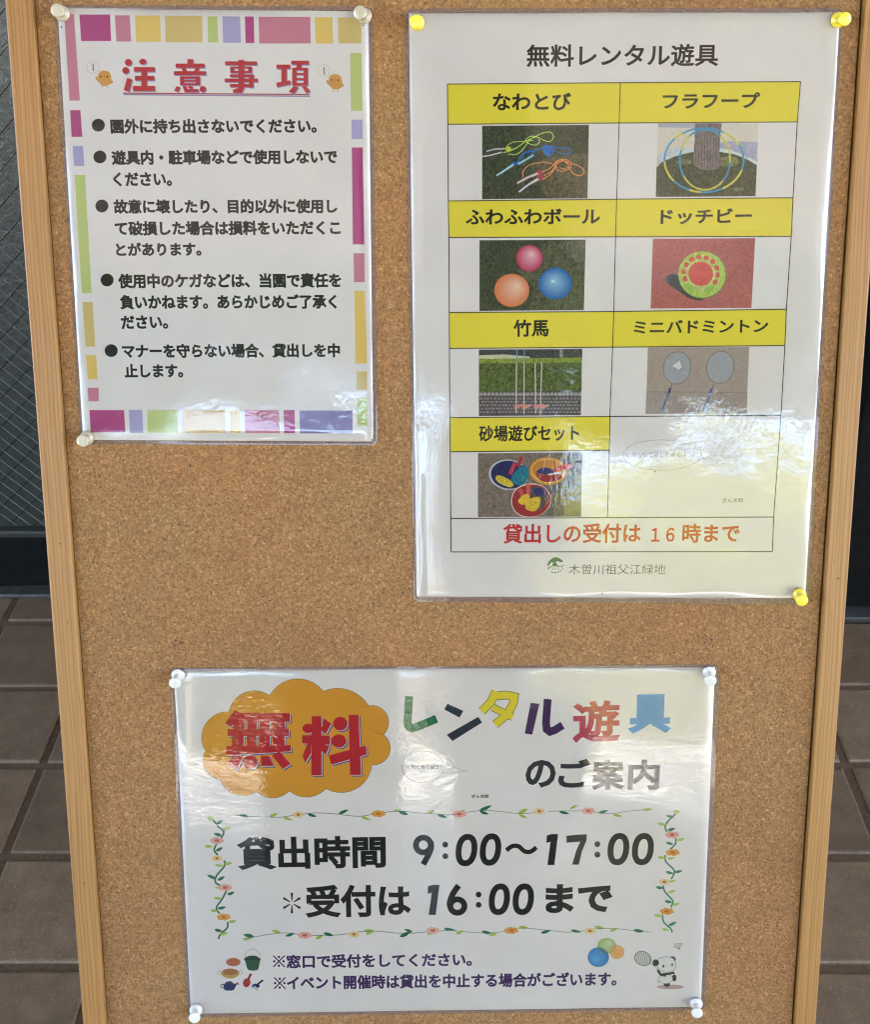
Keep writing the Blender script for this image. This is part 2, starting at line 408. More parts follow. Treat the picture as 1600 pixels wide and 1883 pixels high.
for k, (x, y, rx, h, mt) in enumerate(((2.2, -11.5, 1.05, 2.95, ML), (4.3, -11.6, 1.0, 3.15, ML), (6.4, -11.4, 1.1, 3.0, ML), (-4.6, -11.0, 1.9, 3.6, MD), (-1.3, -12.2, 1.0, 2.9, MD))):
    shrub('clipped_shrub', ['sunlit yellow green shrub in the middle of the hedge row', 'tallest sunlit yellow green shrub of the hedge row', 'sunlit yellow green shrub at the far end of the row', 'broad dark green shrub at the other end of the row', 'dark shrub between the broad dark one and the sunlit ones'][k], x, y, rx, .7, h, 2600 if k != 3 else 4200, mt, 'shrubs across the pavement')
tree('broad dark tree with a low crown beyond the broad dark shrub', -4.6, -14, 8.2, 3.3, 9000, MD)
tree('loose green tree with sky showing through beyond the hedge row', .6, -15.5, 8.8, 2.6, 4200, MD)
tree('pale green tree beyond the tallest shrub', 5.0, -16, 8.3, 2.9, 5600, MD)
tree('tall green tree at the far end beyond the hedge row', 9.6, -15.5, 8.8, 3.0, 5200, MD)

fence = empty('added_slat_fence', 'dark fence of upright slats added unseen to streak the reflected shrubs', 'fence', loc=(4.1, -10.4, 0))  # unseen, added for upright streaks in the film's reflections
for k in range(19):
    box('slat', -2.95+k*.33-.032, -2.95+k*.33+.032, -.012, .012, -.02, 2.45+.5*math.sin(k*2.3), simple('dark_slat', (.05, .055, .02), .8) if k == 0 else bpy.data.materials['dark_slat'], fence)
for z in (.35, 1.9): box('added_fence_rail', -3.1, 3.1, .0125, .05, z, z+.07, bpy.data.materials['dark_slat'], fence)
# ================================================================== the cork board
BV0 = -.4995
V_LO, V_HI = -.27, .665
xLi, xRi, xLo, xRo = -.2821, .2853, -.3008, .3037
board = empty('notice_board', 'cork notice board in a pine frame leaning back on the tiled floor', 'notice board', loc=BP(0, BV0, 0), rot=BROT)
def bb(name, u0, u1, v0, v1, n0, n1, mat, parent=None, **kw):
    return box(name, u0, u1, v0-BV0, v1-BV0, n0, n1, mat, parent or board, **kw)
bb('cork_panel', xLi+.0006, xRi-.0003, V_LO+.016, V_HI-.016, -.006, 0, M['cork'])
bb('backing_panel', xLi-.004, xRi+.004, V_LO+.016, V_HI-.016, -.010, -.0065, M['wood'])
bb('frame_stile', xLo, xLi, -.4985, V_HI, -.017, .0045, M['wood'], bev=.0012, seg=2)
bb('frame_stile', xRi+.0013, xRo, -.4985, V_HI, -.017, .0045, M['wood'], bev=.0012, seg=2)
bb('frame_rail', xLi+.0005, xRi+.0008, V_HI-.02, V_HI-.001, -.016, .0042, M['wood'], bev=.0012, seg=2)
bb('frame_rail', xLi+.0005, xRi+.0008, V_LO, V_LO+.019, -.016, .0042, M['wood'], bev=.0012, seg=2)
# rear prop legs, from under the top rail down to the floor
top = BP(0, V_HI-.06, -.022)
for ux in (-.26, .26):
    a = Vector((BX.x*ux, top.y+.0, top.z)); b = Vector((BX.x*ux, top.y+.42, .0125))
    bm = bmesh.new(); d = (b-a); L = d.length
    add_box(bm, -.011, .011, -.009, .009, 0, L, .001)
    o = bm_obj('prop_leg', bm, M['wood'], board)
    inv = board.matrix_basis.inverted() if False else (Matrix.Translation(BP(0, BV0, 0)) @ BROT.to_matrix().to_4x4()).inverted()
    o.matrix_local = inv @ (Matrix.Translation(a) @ d.to_track_quat('Z', 'X').to_matrix().to_4x4())
# small worn pits, nail heads and pin holes in cork and wood
def specks(name, items, mat, n):
    vs, fs = [], []
    for k, (x, y, rx, ry) in enumerate(items):
        u, v = S(x, y); c = len(vs); m = 9; nn = n+k*2e-7
        for q in range(m):
            a = 2*math.pi*q/m; rr = random.uniform(.6, 1.15)
            vs.append((u+math.cos(a)*rx*rr*4.8e-4, v-BV0+math.sin(a)*ry*rr*4.8e-4, nn))
        fs.append(tuple(range(c, c+m)))
    return mesh_obj(name, vs, fs, mat, board, kind='stuff')
pits = [(350, 857, 1.5, 2.5), (305, 891, 1, 1), (318, 902, 1.5, 1.5), (251, 909, 1.6, 1.2), (331, 966, 2.5, .9), (344, 967, 4, .9), (362, 978, 1.8, 1.4), (171, 1034, 1.6, 1.6), (183, 1019, 1, 1.4), (740, 1090, 1.6, 1.6), (753, 1083, 2, 1), (497, 1104, 2.4, 1), (384, 950, 1, 1),
 (333, 1173, 1.8, 1.2), (323, 1178, 2, 1.6), (334, 1181, 4.5, 1.2), (321, 1187, 1.4, 2.4), (339, 1190, 1.4, 1.4), (328, 1194, 2, .8), (338, 1195, 1.8, 1), (341, 1203, 1, 1),
 (1299, 1170, 2, 1.2), (1308, 1176, 3, 1), (1296, 1181, 1.6, 1.8), (1305, 1185, 2.2, 1), (1311, 1188, 1.3, 1.3), (1300, 1192, 1.6, 1), (716, 322, 1, 1.5), (738, 30, 1.8, 1), (1500, 968, 1, 3), (100, 540, 1, 1), (200, 1330, 1.4, 1), (248, 1520, 1.2, 1.6), (1390, 1695, 1.6, 1.6), (1440, 1778, 2, 1.4), (1380, 1628, 1.2, 1.2), (240, 1700, 1, 1), (230, 1000, 1.2, 1)]
for _ in range(90):
    yy = random.uniform(5, 1878); pits.append((random.uniform(72+.073*yy, 1572-.07*yy), yy, random.uniform(.6, 1.8), random.uniform(.6, 1.6)))
specks('worn_pit', pits, M['hole'], .00004)
specks('nail_hole', [(113, 997, 1.4, 1.4), (128, 1141, 1.2, 1.2), (1537.5, 1061, 1.4, 1.6), (158, 1618, .8, 3)], M['hole'], .0047)

# ---- push pins
def pin_mesh(name, prof, mat, seg=28):
    vs, fs = [], []
    for k, (r, z) in enumerate(prof):
        for q in range(seg):
            a = 2*math.pi*q/seg; vs.append((r*math.cos(a)*1e-3, r*math.sin(a)*1e-3, z*1e-3))
    for k in range(len(prof)-1):
        for q in range(seg):
            fs.append((k*seg+q, k*seg+(q+1) % seg, (k+1)*seg+(q+1) % seg, (k+1)*seg+q))
    fs.append(tuple(range(seg))[::-1]); fs.append(tuple((len(prof)-1)*seg+q for q in range(seg)))
    me = bpy.data.meshes.new(name); me.from_pydata(vs, [], fs); me.materials.append(mat)
    me.polygons.foreach_set('use_smooth', [True]*len(me.polygons))
    me.update(); return me
PROF_COLLAR = [(4.4, 0), (5.0, .25), (5.25, .8), (5.1, 1.5), (4.4, 2.1), (3.5, 2.6), (2.9, 3.3)]
PROF_GRIP = [(2.9, 3.31), (2.6, 4.2), (2.5, 6.0), (2.65, 8.0), (3.2, 9.4), (4.0, 10.2), (4.4, 10.8), (4.55, 11.6), (4.5, 12.5), (4.1, 13.1), (3.3, 13.35), (1.2, 13.45)]
PROF_NEEDLE = [(.5, -4), (.5, .1), (.5, 7.5), (.3, 8)]
pinm = {}
def pin(bpx, hpx, mat, label, cat='push pin', grp=None, L=.0125, base_n=.0013):
    u, v = S(*bpx); P0 = BP(u, v, base_n); d = ray(*hpx).normalized(); w_ = CAM-P0
    b = w_.dot(d); c = w_.dot(w_)-L*L; disc = b*b-c
    t = -b-math.sqrt(disc) if disc > 0 else -b
    ax = (CAM+d*t-P0).normalized()
    if ax.dot(BN) < .45: ax = (ax+BN*.6).normalized()
    if mat not in pinm:
        pinm[mat] = (pin_mesh('collar', PROF_COLLAR, M[mat]), pin_mesh('grip', PROF_GRIP, M[mat]), pin_mesh('needle', PROF_NEEDLE, M['steel'], 8))
    r = empty('push_pin', label, cat, grp, loc=P0, rot=ax.to_track_quat('Z', 'Y').to_euler())
    for nm, me in zip(('collar', 'grip', 'needle'), pinm[mat]):
        o = bpy.data.objects.new(nm, me); COL.objects.link(o); o.parent = r
for a in (((116, 27), (105.5, 20), 'pin_milky', 'milky push pin at the upper left corner of the colour block notice', 'milky push pins of the colour block notice'),
          ((671, 31.5), (661.6, 24), 'pin_milky', 'milky push pin at the upper right corner of the colour block notice', 'milky push pins of the colour block notice'),
          ((160.5, 805), (152, 811), 'pin_milky', 'milky push pin at the lower left corner of the colour block notice', 'milky push pins of the colour block notice'),
          ((767, 43.7), (764.7, 40.7), 'pin_yellow', 'yellow push pin standing straight at the upper left corner of the toy table notice', 'yellow push pins of the toy table notice'),
          ((1539, 38.5), (1554, 36), 'pin_yellow', 'yellow push pin leaning towards the frame at the upper right of the toy table notice', 'yellow push pins of the toy table notice'),
          ((1469, 1092), (1475, 1104), 'pin_yellow', 'yellow push pin drooping at the lower right corner of the toy table notice', 'yellow push pins of the toy table notice'),
          ((328.5, 1239), (321.7, 1256.5), 'pin_clear', 'clear push pin drooping at the upper left corner of the opening hours notice', 'clear push pins of the opening hours notice'),
          ((1303, 1234), (1307, 1252), 'pin_clear', 'clear push pin drooping at the upper right corner of the opening hours notice', 'clear push pins of the opening hours notice'),
          ((360.8, 1854), (357.7, 1871), 'pin_clear', 'clear push pin drooping at the lower left corner of the opening hours notice', 'clear push pins of the opening hours notice'),
          ((1279.7, 1841.5), (1282, 1862.5), 'pin_clear', 'clear push pin drooping at the lower right corner of the opening hours notice', 'clear push pins of the opening hours notice')):
    pin(a[0], a[1], a[2], a[3], grp=a[4])

# ================================================================== laminated notices
def catmull(pts, n=6, closed=False):
    if len(pts) < 3: return list(pts)
    out = []; m = len(pts); rng = range(m) if closed else range(m-1)
    for i in rng:
        p0 = pts[(i-1) % m] if (closed or i > 0) else pts[0]
        p1 = pts[i]; p2 = pts[(i+1) % m]
        p3 = pts[(i+2) % m] if (closed or i+2 < m) else pts[-1]
        for k in range(n):
            t = k/n; t2 = t*t; t3 = t2*t
            out.append(tuple(.5*(2*p1[a]+(p2[a]-p0[a])*t+(2*p0[a]-5*p1[a]+4*p2[a]-p3[a])*t2+(3*p1[a]-p0[a]-3*p2[a]+p3[a])*t3) for a in (0, 1)))
    if not closed: out.append(tuple(pts[-1]))
    return out
def zm(x0, y0, s):
    def f(pts): return [(x0+x/s, y0+y/s) for x, y in pts]
    return f
def ell(cx, cy, rx, ry, n=28, rot=0):
    c, s = math.cos(rot), math.sin(rot)
    return [(cx+rx*math.cos(t)*c-ry*math.sin(t)*s, cy+rx*math.cos(t)*s+ry*math.sin(t)*c) for t in [2*math.pi*i/n for i in range(n)]]

class Print:
    """collects flat printed shapes (given where they are seen) for one part"""
    def __init__(s, poster, layer): s.p = poster; s.l = layer; s.v = []; s.f = []; s.c = []
    def _n(s): s.l += .003; return s.l*.4e-3+.0003
    def poly(s, pts, col, grain=0, wave=None):
        n = s._n(); b = len(s.v)
        for x, y in pts:
            u, v = S(x, y); s.v.append((u-s.p.u0, v-s.p.v0, n)); s.c.append((*C(*col), grain))
        s.f.append(tuple(range(b, b+len(pts)))[::-1] if s._area(pts) > 0 else tuple(range(b, b+len(pts))))
    def _area(s, pts):
        return sum(pts[i][0]*pts[(i+1) % len(pts)][1]-pts[(i+1) % len(pts)][0]*pts[i][1] for i in range(len(pts)))
    def fan(s, pts, ctr, c0, c1, grain=0, mid=None):
        """gradient disc: c0 at ctr, c1 at the rim"""
        n = s._n(); b = len(s.v); m = len(pts); R = 6
        for k in range(R+1):
            t = k/R
            for x, y in pts:
                xx, yy = ctr[0]+(x-ctr[0])*t, ctr[1]+(y-ctr[1])*t
                u, v = S(xx, yy); s.v.append((u-s.p.u0, v-s.p.v0, n))
                tt = t**.75; s.c.append((*[lin(c0[q])*(1-tt)+lin(c1[q])*tt for q in range(3)], grain))
        for k in range(R):
            for i in range(m):
                j = (i+1) % m; f = (b+k*m+i, b+k*m+j, b+(k+1)*m+j, b+(k+1)*m+i)
                s.f.append(f if s._area(pts) < 0 else f[::-1])
    def ribbon(s, pts, w, col, grain=0, closed=False, w1=None):
        n = s._n(); b = len(s.v); m = len(pts)
        for i, (x, y) in enumerate(pts):
            if closed: a, c = pts[i-1], pts[(i+1) % m]
            else: a, c = pts[max(i-1, 0)], pts[min(i+1, m-1)]
            dx, dy = c[0]-a[0], c[1]-a[1]; L = math.hypot(dx, dy) or 1
            k = 1.0
            if 0 < i < m-1:
                e1 = (x-a[0], y-a[1]); e2 = (c[0]-x, c[1]-y); l1 = math.hypot(*e1) or 1; l2 = math.hypot(*e2) or 1
                cs = max(-1, min(1, (e1[0]*e2[0]+e1[1]*e2[1])/l1/l2)); k = min(1.6, 1/max(.3, math.sqrt((1+cs)/2)))
                dx, dy = e1[0]/l1+e2[0]/l2, e1[1]/l1+e2[1]/l2; L = math.hypot(dx, dy) or 1
            ww = (w if w1 is None else w+(w1-w)*i/(m-1))/2*k
            for sg in (1, -1):
                u, v = S(x-dy/L*ww*sg, y+dx/L*ww*sg); s.v.append((u-s.p.u0, v-s.p.v0, n+i*3e-7)); s.c.append((*C(*col), grain))
        R = m if closed else m-1
        for i in range(R):
            j = (i+1) % m
            s.f.append((b+2*i, b+2*j, b+2*j+1, b+2*i+1))
    def build(s, name, mat='ink', parent=None, label=None):
        o = mesh_obj(name, s.v, s.f, M[mat], parent or s.p.root, cols=s.c)
        if label: o['label'] = label
        return o

class Poster:
    def __init__(s, name, label, paper, film, seed):
        us = [S(*p) for p in film]; s.u0 = sum(u for u, v in us)/4; s.v0 = sum(v for u, v in us)/4
        s.root = empty(name, label, 'notice', 'laminated notices pinned to the cork board', loc=BP(s.u0, s.v0, 0), rot=BROT)
        pp = [S(*p) for p in paper]; ff = us; s.paper = pp
        rnd = random.Random(seed)
        # paper sheet
        vs, fs = [], []
        K = 14
        for n in (.0001, .0003):
            for j in range(K+1):
                for i in range(K+1):
                    a, b = i/K, j/K
                    u = (pp[0][0]*(1-a)+pp[1][0]*a)*(1-b)+(pp[3][0]*(1-a)+pp[2][0]*a)*b
                    v = (pp[0][1]*(1-a)+pp[1][1]*a)*(1-b)+(pp[3][1]*(1-a)+pp[2][1]*a)*b
                    vs.append((u-s.u0, v-s.v0, n))
        q = (K+1)**2
        for j in range(K):
            for i in range(K):
                a = q+j*(K+1)+i; fs.append((a, a+K+1, a+K+2, a+1)); a -= q; fs.append((a, a+1, a+K+2, a+K+1))
        ring = [i for i in range(K+1)]+[(j+1)*(K+1)-1 for j in range(1, K+1)]+[K*(K+1)+i for i in range(K-1, -1, -1)]+[j*(K+1) for j in range(K-1, 0, -1)]
        for k in range(len(ring)):
            a, b = ring[k], ring[(k+1) % len(ring)]; fs.append((a+q, b+q, b, a))
        mesh_obj('paper', vs, fs, M['paper'], s.root)
        # film: border ring and clear face, rising over the edge of the paper
        W = math.hypot(ff[1][0]-ff[0][0], ff[1][1]-ff[0][1]); H = math.hypot(ff[3][0]-ff[0][0], ff[3][1]-ff[0][1])
        mg = .0036; mlx = (pp[0][0]-ff[0][0]+pp[3][0]-ff[3][0])/2; mrx = (ff[1][0]-pp[1][0]+ff[2][0]-pp[2][0])/2
        mty = (ff[0][1]-pp[0][1]+ff[1][1]-pp[1][1])/2; mby = (pp[3][1]-ff[3][1]+pp[2][1]-ff[2][1])/2
        def lines(T, a, b):
            a = max(a, .0015); b = max(b, .0015)
            st = [0, .0008, a*.5, a, a+.0006, a+.0012]; en = [T-.0 , T-.0008, T-b*.5, T-b, T-b-.0006, T-b-.0012]
            st = sorted(set(st)); en = sorted(set(en)); lo, hi = st[-1], en[0]; n = int((hi-lo)/.0075)
            return st+[lo+(hi-lo)*k/n for k in range(1, n)]+en, a, T-b
        xs, xa, xb = lines(W, mlx, mrx); ys, ya, yb = lines(H, mty, mby)
        ph = [rnd.uniform(0, 6.28) for _ in range(10)]; rad = .005
        gv = []
        for y in ys:
            for x in xs:
                X, Y = x, y
                cx_ = rad if x < rad else (W-rad if x > W-rad else None); cy_ = rad if y < rad else (H-rad if y > H-rad else None)
                if cx_ is not None and cy_ is not None:
                    dx, dy = x-cx_, y-cy_; m = max(abs(dx), abs(dy)); L = math.hypot(dx, dy)
                    if L > 1e-9: X = cx_+dx*m/L; Y = cy_+dy*m/L
                a, b = X/W, Y/H
                u = (ff[0][0]*(1-a)+ff[1][0]*a)*(1-b)+(ff[3][0]*(1-a)+ff[2][0]*a)*b
                v = (ff[0][1]*(1-a)+ff[1][1]*a)*(1-b)+(ff[3][1]*(1-a)+ff[2][1]*a)*b
                de = min((x-xa)/.0012, (xb-x)/.0012, (y-ya)/.0012, (yb-y)/.0012)
                de = max(-.5, min(1, de)); t = (de+.5)/1.5; t = t*t*(3-2*t)
                n = .0003+t*.0007
                n += t*((.00024)*math.sin(X*38+ph[0])*math.sin(Y*31+ph[1])+.00013*math.sin(X*81+Y*20+ph[2])+.00011*math.sin(Y*95-X*33+ph[3])+.00004*math.sin(X*210+ph[4])*math.sin(Y*260+ph[5]))
                n += .00012*(1+math.sin(a*9+b*5+ph[6]))*(1-t)
                gv.append((u-s.u0, v-s.v0, n))
        nx, ny = len(xs), len(ys); f1, f2 = [], []
        for j in range(ny-1):
            for i in range(nx-1):
                a = j*nx+i; f = (a, a+nx, a+nx+1, a+1)
                xm, ym = (xs[i]+xs[i+1])/2, (ys[j]+ys[j+1])/2
                (f2 if (xa < xm < xb and ya < ym < yb) else f1).append(f)
        for nm, fl, mt in (('film_border', f1, 'film_edge'), ('film', f2, 'film_ripple' if seed == 29 else 'film')):
            used = sorted({i for f in fl for i in f}); mp = {g: k for k, g in enumerate(used)}
            fo = mesh_obj(nm, [gv[g] for g in used], [tuple(mp[i] for i in f) for f in fl], M[mt], s.root, smooth=True)
    def pr(s, layer): return Print(s, layer)
    def text(s, body, bl, br, h, col, layer=.05, bold=0.0, name='lettering', shear=0.0, parent=None, shadow=None, space=1.0, sy=1.0):
        """body set so that its ink runs from bl to br and is h tall"""
        cu = bpy.data.curves.new('t', 'FONT'); cu.body = body; cu.size = 1; cu.resolution_u = 3; cu.space_character = space; cu.bevel_depth = max(bold, .0); cu.bevel_resolution = 0
        if bold < 0: cu.offset = bold
        to = bpy.data.objects.new('t', cu); COL.objects.link(to); bpy.context.view_layer.update()
        me = bpy.data.meshes.new_from_object(to.evaluated_get(bpy.context.evaluated_depsgraph_get()))
        bpy.data.objects.remove(to); bpy.data.curves.remove(cu)
        xs = [v.co.x for v in me.vertices]; ys = [v.co.y for v in me.vertices]
        x0, x1, y0, y1 = min(xs), max(xs), min(ys), max(ys)
        A = Vector(S(*bl)); B = Vector(S(*br)); T = Vector(S(bl[0], bl[1]-h)); hh = (T-A).length
        e = B-A; up = Vector((-e.y, e.x)).normalized()*hh; n = layer*.4e-3+.0003
        for v in me.vertices:
            a = (v.co.x-x0)/(x1-x0); b = (v.co.y-y0)/(y1-y0); p = A+e*a+up*b+e.normalized()*(b*shear*hh)
            v.co = (p.x-s.u0, p.y-s.v0, n+(v.co.z/bold*6e-6 if bold > 0 else 0))
        if bold > 0:      # keep the upper half only
            bm = bmesh.new(); bm.from_mesh(me)
            bm.normal_update(); bmesh.ops.delete(bm, geom=[f for f in bm.faces if f.calc_center_median().z < n+1e-8], context='FACES')
            for f in bm.faces:
                if f.normal.z < 0: f.normal_flip()
            bm.to_mesh(me); bm.free()
        at = me.color_attributes.new('ink', 'FLOAT_COLOR', 'POINT')
        at.data.foreach_set('color', [*C(*col), 0.0]*len(me.vertices))
        me.materials.clear(); me.materials.append(M['ink']); me.name = name; me.update()
        o = bpy.data.objects.new(name, me); COL.objects.link(o); o.parent = parent or s.root
        return o

BLK = (20, 20, 22)
MAG, ROS, YEL, TAN, GRN, LAV, ORY = (190, 74, 142), (214, 134, 160), (244, 210, 118), (226, 200, 130), (202, 216, 134), (184, 176, 224), (238, 198, 130)

# ------------------------------------------------------------------ notice A: rules with a frame of colour blocks
A = Poster('rules_notice', 'laminated portrait notice with red heading, bulleted rules and a frame of pastel colour blocks', [(106, 15), (678, 22), (686, 812), (153, 809)], [(99.5, 10), (684.5, 13.5), (695, 818.7), (148.5, 816.5)], 3)
z1 = zm(0, 0, 2.2222); z2 = zm(0, 400, 2.2222)
blocks = [(z1, ROS, [(262, 60), (303, 60), (327, 413), (285, 413)]), (z1, MAG, [(325, 62), (450, 62), (455, 170), (332, 170)]), (z1, ROS, [(470, 65), (530, 65), (537, 172), (476, 172)]),
 (z1, YEL, [(552, 66), (655, 66), (658, 173), (557, 173)]), (z1, TAN, [(674, 67), (827, 67), (829, 175), (678, 175)]), (z1, GRN, [(848, 69), (889, 69), (892, 176), (851, 176)]),
 (z1, LAV, [(909, 69), (981, 70), (985, 177), (912, 177)]), (z1, MAG, [(1001, 70), (1037, 70), (1040, 178), (1004, 178)]), (z1, ROS, [(1057, 71), (1268, 71), (1270, 180), (1060, 180)]),
 (z1, YEL, [(1287, 73), (1358, 73), (1362, 180), (1290, 180)]), (z1, TAN, [(1380, 74), (1478, 74), (1477, 180), (1384, 180)]),
 (z1, GRN, [(1431, 218), (1478, 218), (1481, 455), (1434, 455)]), (z1, LAV, [(1436, 491), (1481, 491), (1482, 570), (1437, 570)]), (zm(0, 0, 1), MAG, [(647, 272), (667, 272), (670, 450), (649, 450)]),
 (z2, ROS, [(1445, 147), (1489, 147), (1491, 265), (1447, 265)]), (z2, YEL, [(1449, 301), (1492, 301), (1500, 597), (1453, 597)]), (z2, TAN, [(1456, 629), (1499, 629), (1500, 704), (1457, 704)]), (z2, GRN, [(1458, 738), (1501, 738), (1503, 852), (1460, 852)]),
 (z1, MAG, [(287, 452), (329, 452), (337, 561), (293, 561)]), (z1, LAV, [(297, 598), (340, 598), (345, 680), (303, 680)]), (zm(0, 0, 1), GRN, [(137, 322.5), (156.5, 322.5), (169, 539.5), (150.5, 539.5)]),
 (z2, TAN, [(337, 346), (379, 346), (390, 528), (350, 528)]), (z2, YEL, [(351, 563), (393, 563), (400, 661), (359, 661)]), (z2, ROS, [(359, 696), (403, 696), (405, 751), (362, 751)]),
 (z2, MAG, [(366, 787), (508, 787), (513, 878), (371, 878)]), (z2, LAV, [(527, 786), (582, 786), (586, 880), (531, 880)]), (z2, GRN, [(602, 787), (725, 787), (729, 880), (604, 880)]),
 (z2, ORY, [(745, 786), (921, 786), (923, 880), (747, 880)]), (z2, YEL, [(940, 785), (980, 785), (983, 880), (942, 880)]), (z2, ROS, [(999, 787), (1140, 787), (1143, 881), (1002, 881)]),
 (z2, MAG, [(1159, 787), (1204, 787), (1206, 881), (1161, 881)]), (z2, (148, 138, 196), [(1224, 789), (1441, 789), (1441, 882), (1226, 882)])]
for zf, col, pts in blocks:
    P = A.pr(.02); P.poly(zf(pts), col); P.build('colour_block')
def rc(x0, y0, x1, y1): return [(x0, y0), (x1, y0), (x1, y1), (x0, y1)]
hd = [[ell(525, 257, 14.5, 14, 16), ell(514, 290, 14, 14, 16), [(520, 320), (541, 326), (529, 377), (506, 370)], ell(584, 254, 15, 12, 16), rc(548, 276, 633, 295), rc(552, 312, 631, 331), rc(544, 353, 634, 374), rc(578, 290, 601, 358)],
 [rc(766, 244, 790, 266), rc(718, 262, 836, 279), [(742, 279), (758, 277), (764, 296), (748, 296)], [(800, 277), (816, 280), (808, 296), (792, 296)], rc(711, 293, 842, 309), rc(736, 314, 752, 350), rc(800, 314, 818, 350), rc(750, 314, 802, 324), rc(750, 329, 802, 336), rc(750, 342, 802, 350), [(722, 354), (738, 358), (728, 378), (712, 372)], [(746, 354), (762, 354), (766, 366), (812, 366), (812, 378), (756, 380)], [(770, 351), (790, 356), (786, 366), (768, 360)], ell(829, 366, 13, 13, 14)],
 [rc(920, 253, 1050, 268), rc(941, 274, 957, 300), rc(1014, 274, 1030, 300), rc(955, 274, 1016, 281), rc(955, 292, 1016, 300), rc(940, 306, 1038, 317), rc(918, 323, 1053, 337), rc(1018, 314, 1036, 360), rc(940, 345, 1020, 358), rc(974, 247, 998, 366), [(974, 362), (998, 362), (988, 382), (952, 380), (952, 368)]],
 [rc(1130, 266, 1186, 283), rc(1150, 281, 1171, 345), [(1129, 340), (1186, 330), (1188, 346), (1132, 358)], rc(1190, 250, 1262, 266), [(1214, 264), (1234, 264), (1228, 282), (1210, 282)], rc(1194, 279, 1211, 352), rc(1241, 279, 1258, 352), rc(1208, 279, 1244, 289), rc(1208, 300, 1244, 308), rc(1208, 321, 1244, 329), rc(1208, 341, 1244, 352), [(1200, 354), (1220, 358), (1202, 385), (1180, 376)], [(1234, 356), (1250, 352), (1268, 374), (1252, 385)]]]
for g in hd:
    P = A.pr(.02)
    for r_ in g: P.poly(z1([(x+4, y+4) for x, y in r_]), (158, 148, 196))
    P.build('lettering_shadow')
    P = A.pr(.12)
    for r_ in g: P.poly(z1(r_), (198, 40, 54))
    P.build('heading')
P = A.pr(.03); P.poly(z1([(506, 386), (1268, 393), (1268, 398), (506, 391)]), (150, 130, 180)); P.poly(z1([(502, 380), (1266, 386), (1266, 391), (502, 385)]), (170, 40, 60)); P.build('underline')
for dx, dy in ((0, 0), (424.5, 6.5)):
    P = A.pr(.03); q = lambda pts: [(140+dx+x/13.333, 100+dy+y/13.333) for x, y in pts]
    P.ribbon(q(ell(418, 328, 148, 152)), .7, (205, 196, 186), closed=True)
    P.poly(q([(400, 235), (428, 238), (440, 425), (412, 425)]), (120, 108, 96))
    P.poly(q([(478, 560), (500, 545), (560, 620), (560, 700), (500, 640), (475, 600)]), (212, 160, 100))
    P.poly(q([(905, 650), (900, 710), (840, 740), (850, 660)]), (206, 150, 80))
    P.poly(q(catmull([(540, 520), (600, 430), (700, 410), (800, 440), (850, 520), (870, 640), (850, 720), (780, 775), (660, 785), (590, 730), (540, 650)], 4, True)), (226, 162, 78))
    P.poly(q(ell(610, 555, 20, 22, 12)), (60, 30, 20)); P.poly(q(ell(765, 558, 20, 22, 12)), (60, 30, 20))
    P.poly(q([(660, 545), (720, 548), (690, 580)]), (196, 140, 60))
    for lx in (650, 765): P.ribbon(q([(lx, 775), (lx, 830)]), .8, (150, 126, 106)); P.ribbon(q([(lx-20, 838), (lx+16, 838)]), .8, (150, 126, 106))
    P.build('chick_drawing')
for x, y in ((181, 231), (184, 289.3), (187.6, 379.4), (197.2, 515.3), (204.7, 645)):
    P = A.pr(.03); P.poly(ell(x, y, 12, 11.8, 28), BLK); P.build('bullet')
for s_, xl, yl, xr, yr, h in (('園外に持ち出さないでください。', 204, 247, 583, 246, 27.5), ('遊具内・駐車場などで使用しないで', 206, 305, 621, 303, 28), ('ください。', 209, 344, 317, 343.5, 27),
    ('故意に壊したり、目的以外に使用し', 210, 394.5, 621, 393.5, 27.5), ('て破損した場合は損料をいただくこ', 212, 434.5, 626.5, 433, 27.5), ('とがあります。', 214, 472, 371, 471, 25.5),
    ('使用中のケガなどは、当園で責任を', 218, 531.5, 628, 530, 28), ('負いかねます。あらかじめご了承く', 221, 569.7, 620, 568.5, 27.5), ('ださい。', 223.5, 606, 310, 605, 25.5),
    ('マナーを守らない場合、貸出しを中', 225.5, 659.5, 625.5, 658, 27), ('止します。', 230, 695, 337.5, 694.5, 25.5)):
    A.text(s_, (xl, yl), (xr, yr), h, BLK, .05, .044)
P = A.pr(.04)
for x, y in ((113.4, 51), (668, 48), (684.5, 809)): P.poly(ell(x, y, 1.4, 1.7, 8), (12, 10, 10))
P.build('pin_hole')['kind'] = 'stuff'

# ------------------------------------------------------------------ notice B: table of toys
B = Poster('toy_table_notice', 'large laminated notice with a yellow headed table of seven toy pictures', [(752, 25), (1545, 23), (1480, 1100), (766, 1097)], [(744, 17), (1551.5, 15.5), (1486, 1110.5), (761, 1106)], 11)
YB = (250, 232, 74)
L_ = {0: ((822.8, 155.6), (1140.8, 153), (1472, 151)), 1: ((823.5, 229.4), (1138.5, 227), (1466, 225)), 2: ((824.5, 370.2), (1134, 367), (1458.2, 364.2)),
      3: ((825.6, 437.4), (1132, 436), (1455, 435.2)), 4: ((826.2, 575), (1128.7, 573.2), (1446, 569)), 5: ((826.5, 641), (1126.5, 638.7), (1443.3, 635.6)),
      6: ((827.2, 768), (1121.5, 766), (1436, 764)), 7: ((828, 830.8), (1120.5, 828), (None, None)), 8: ((829, 953.4), (1117, 951.6), (1422.6, 950.6)), 9: ((829.5, 1014.6), (None, None), (1420.2, 1014))}
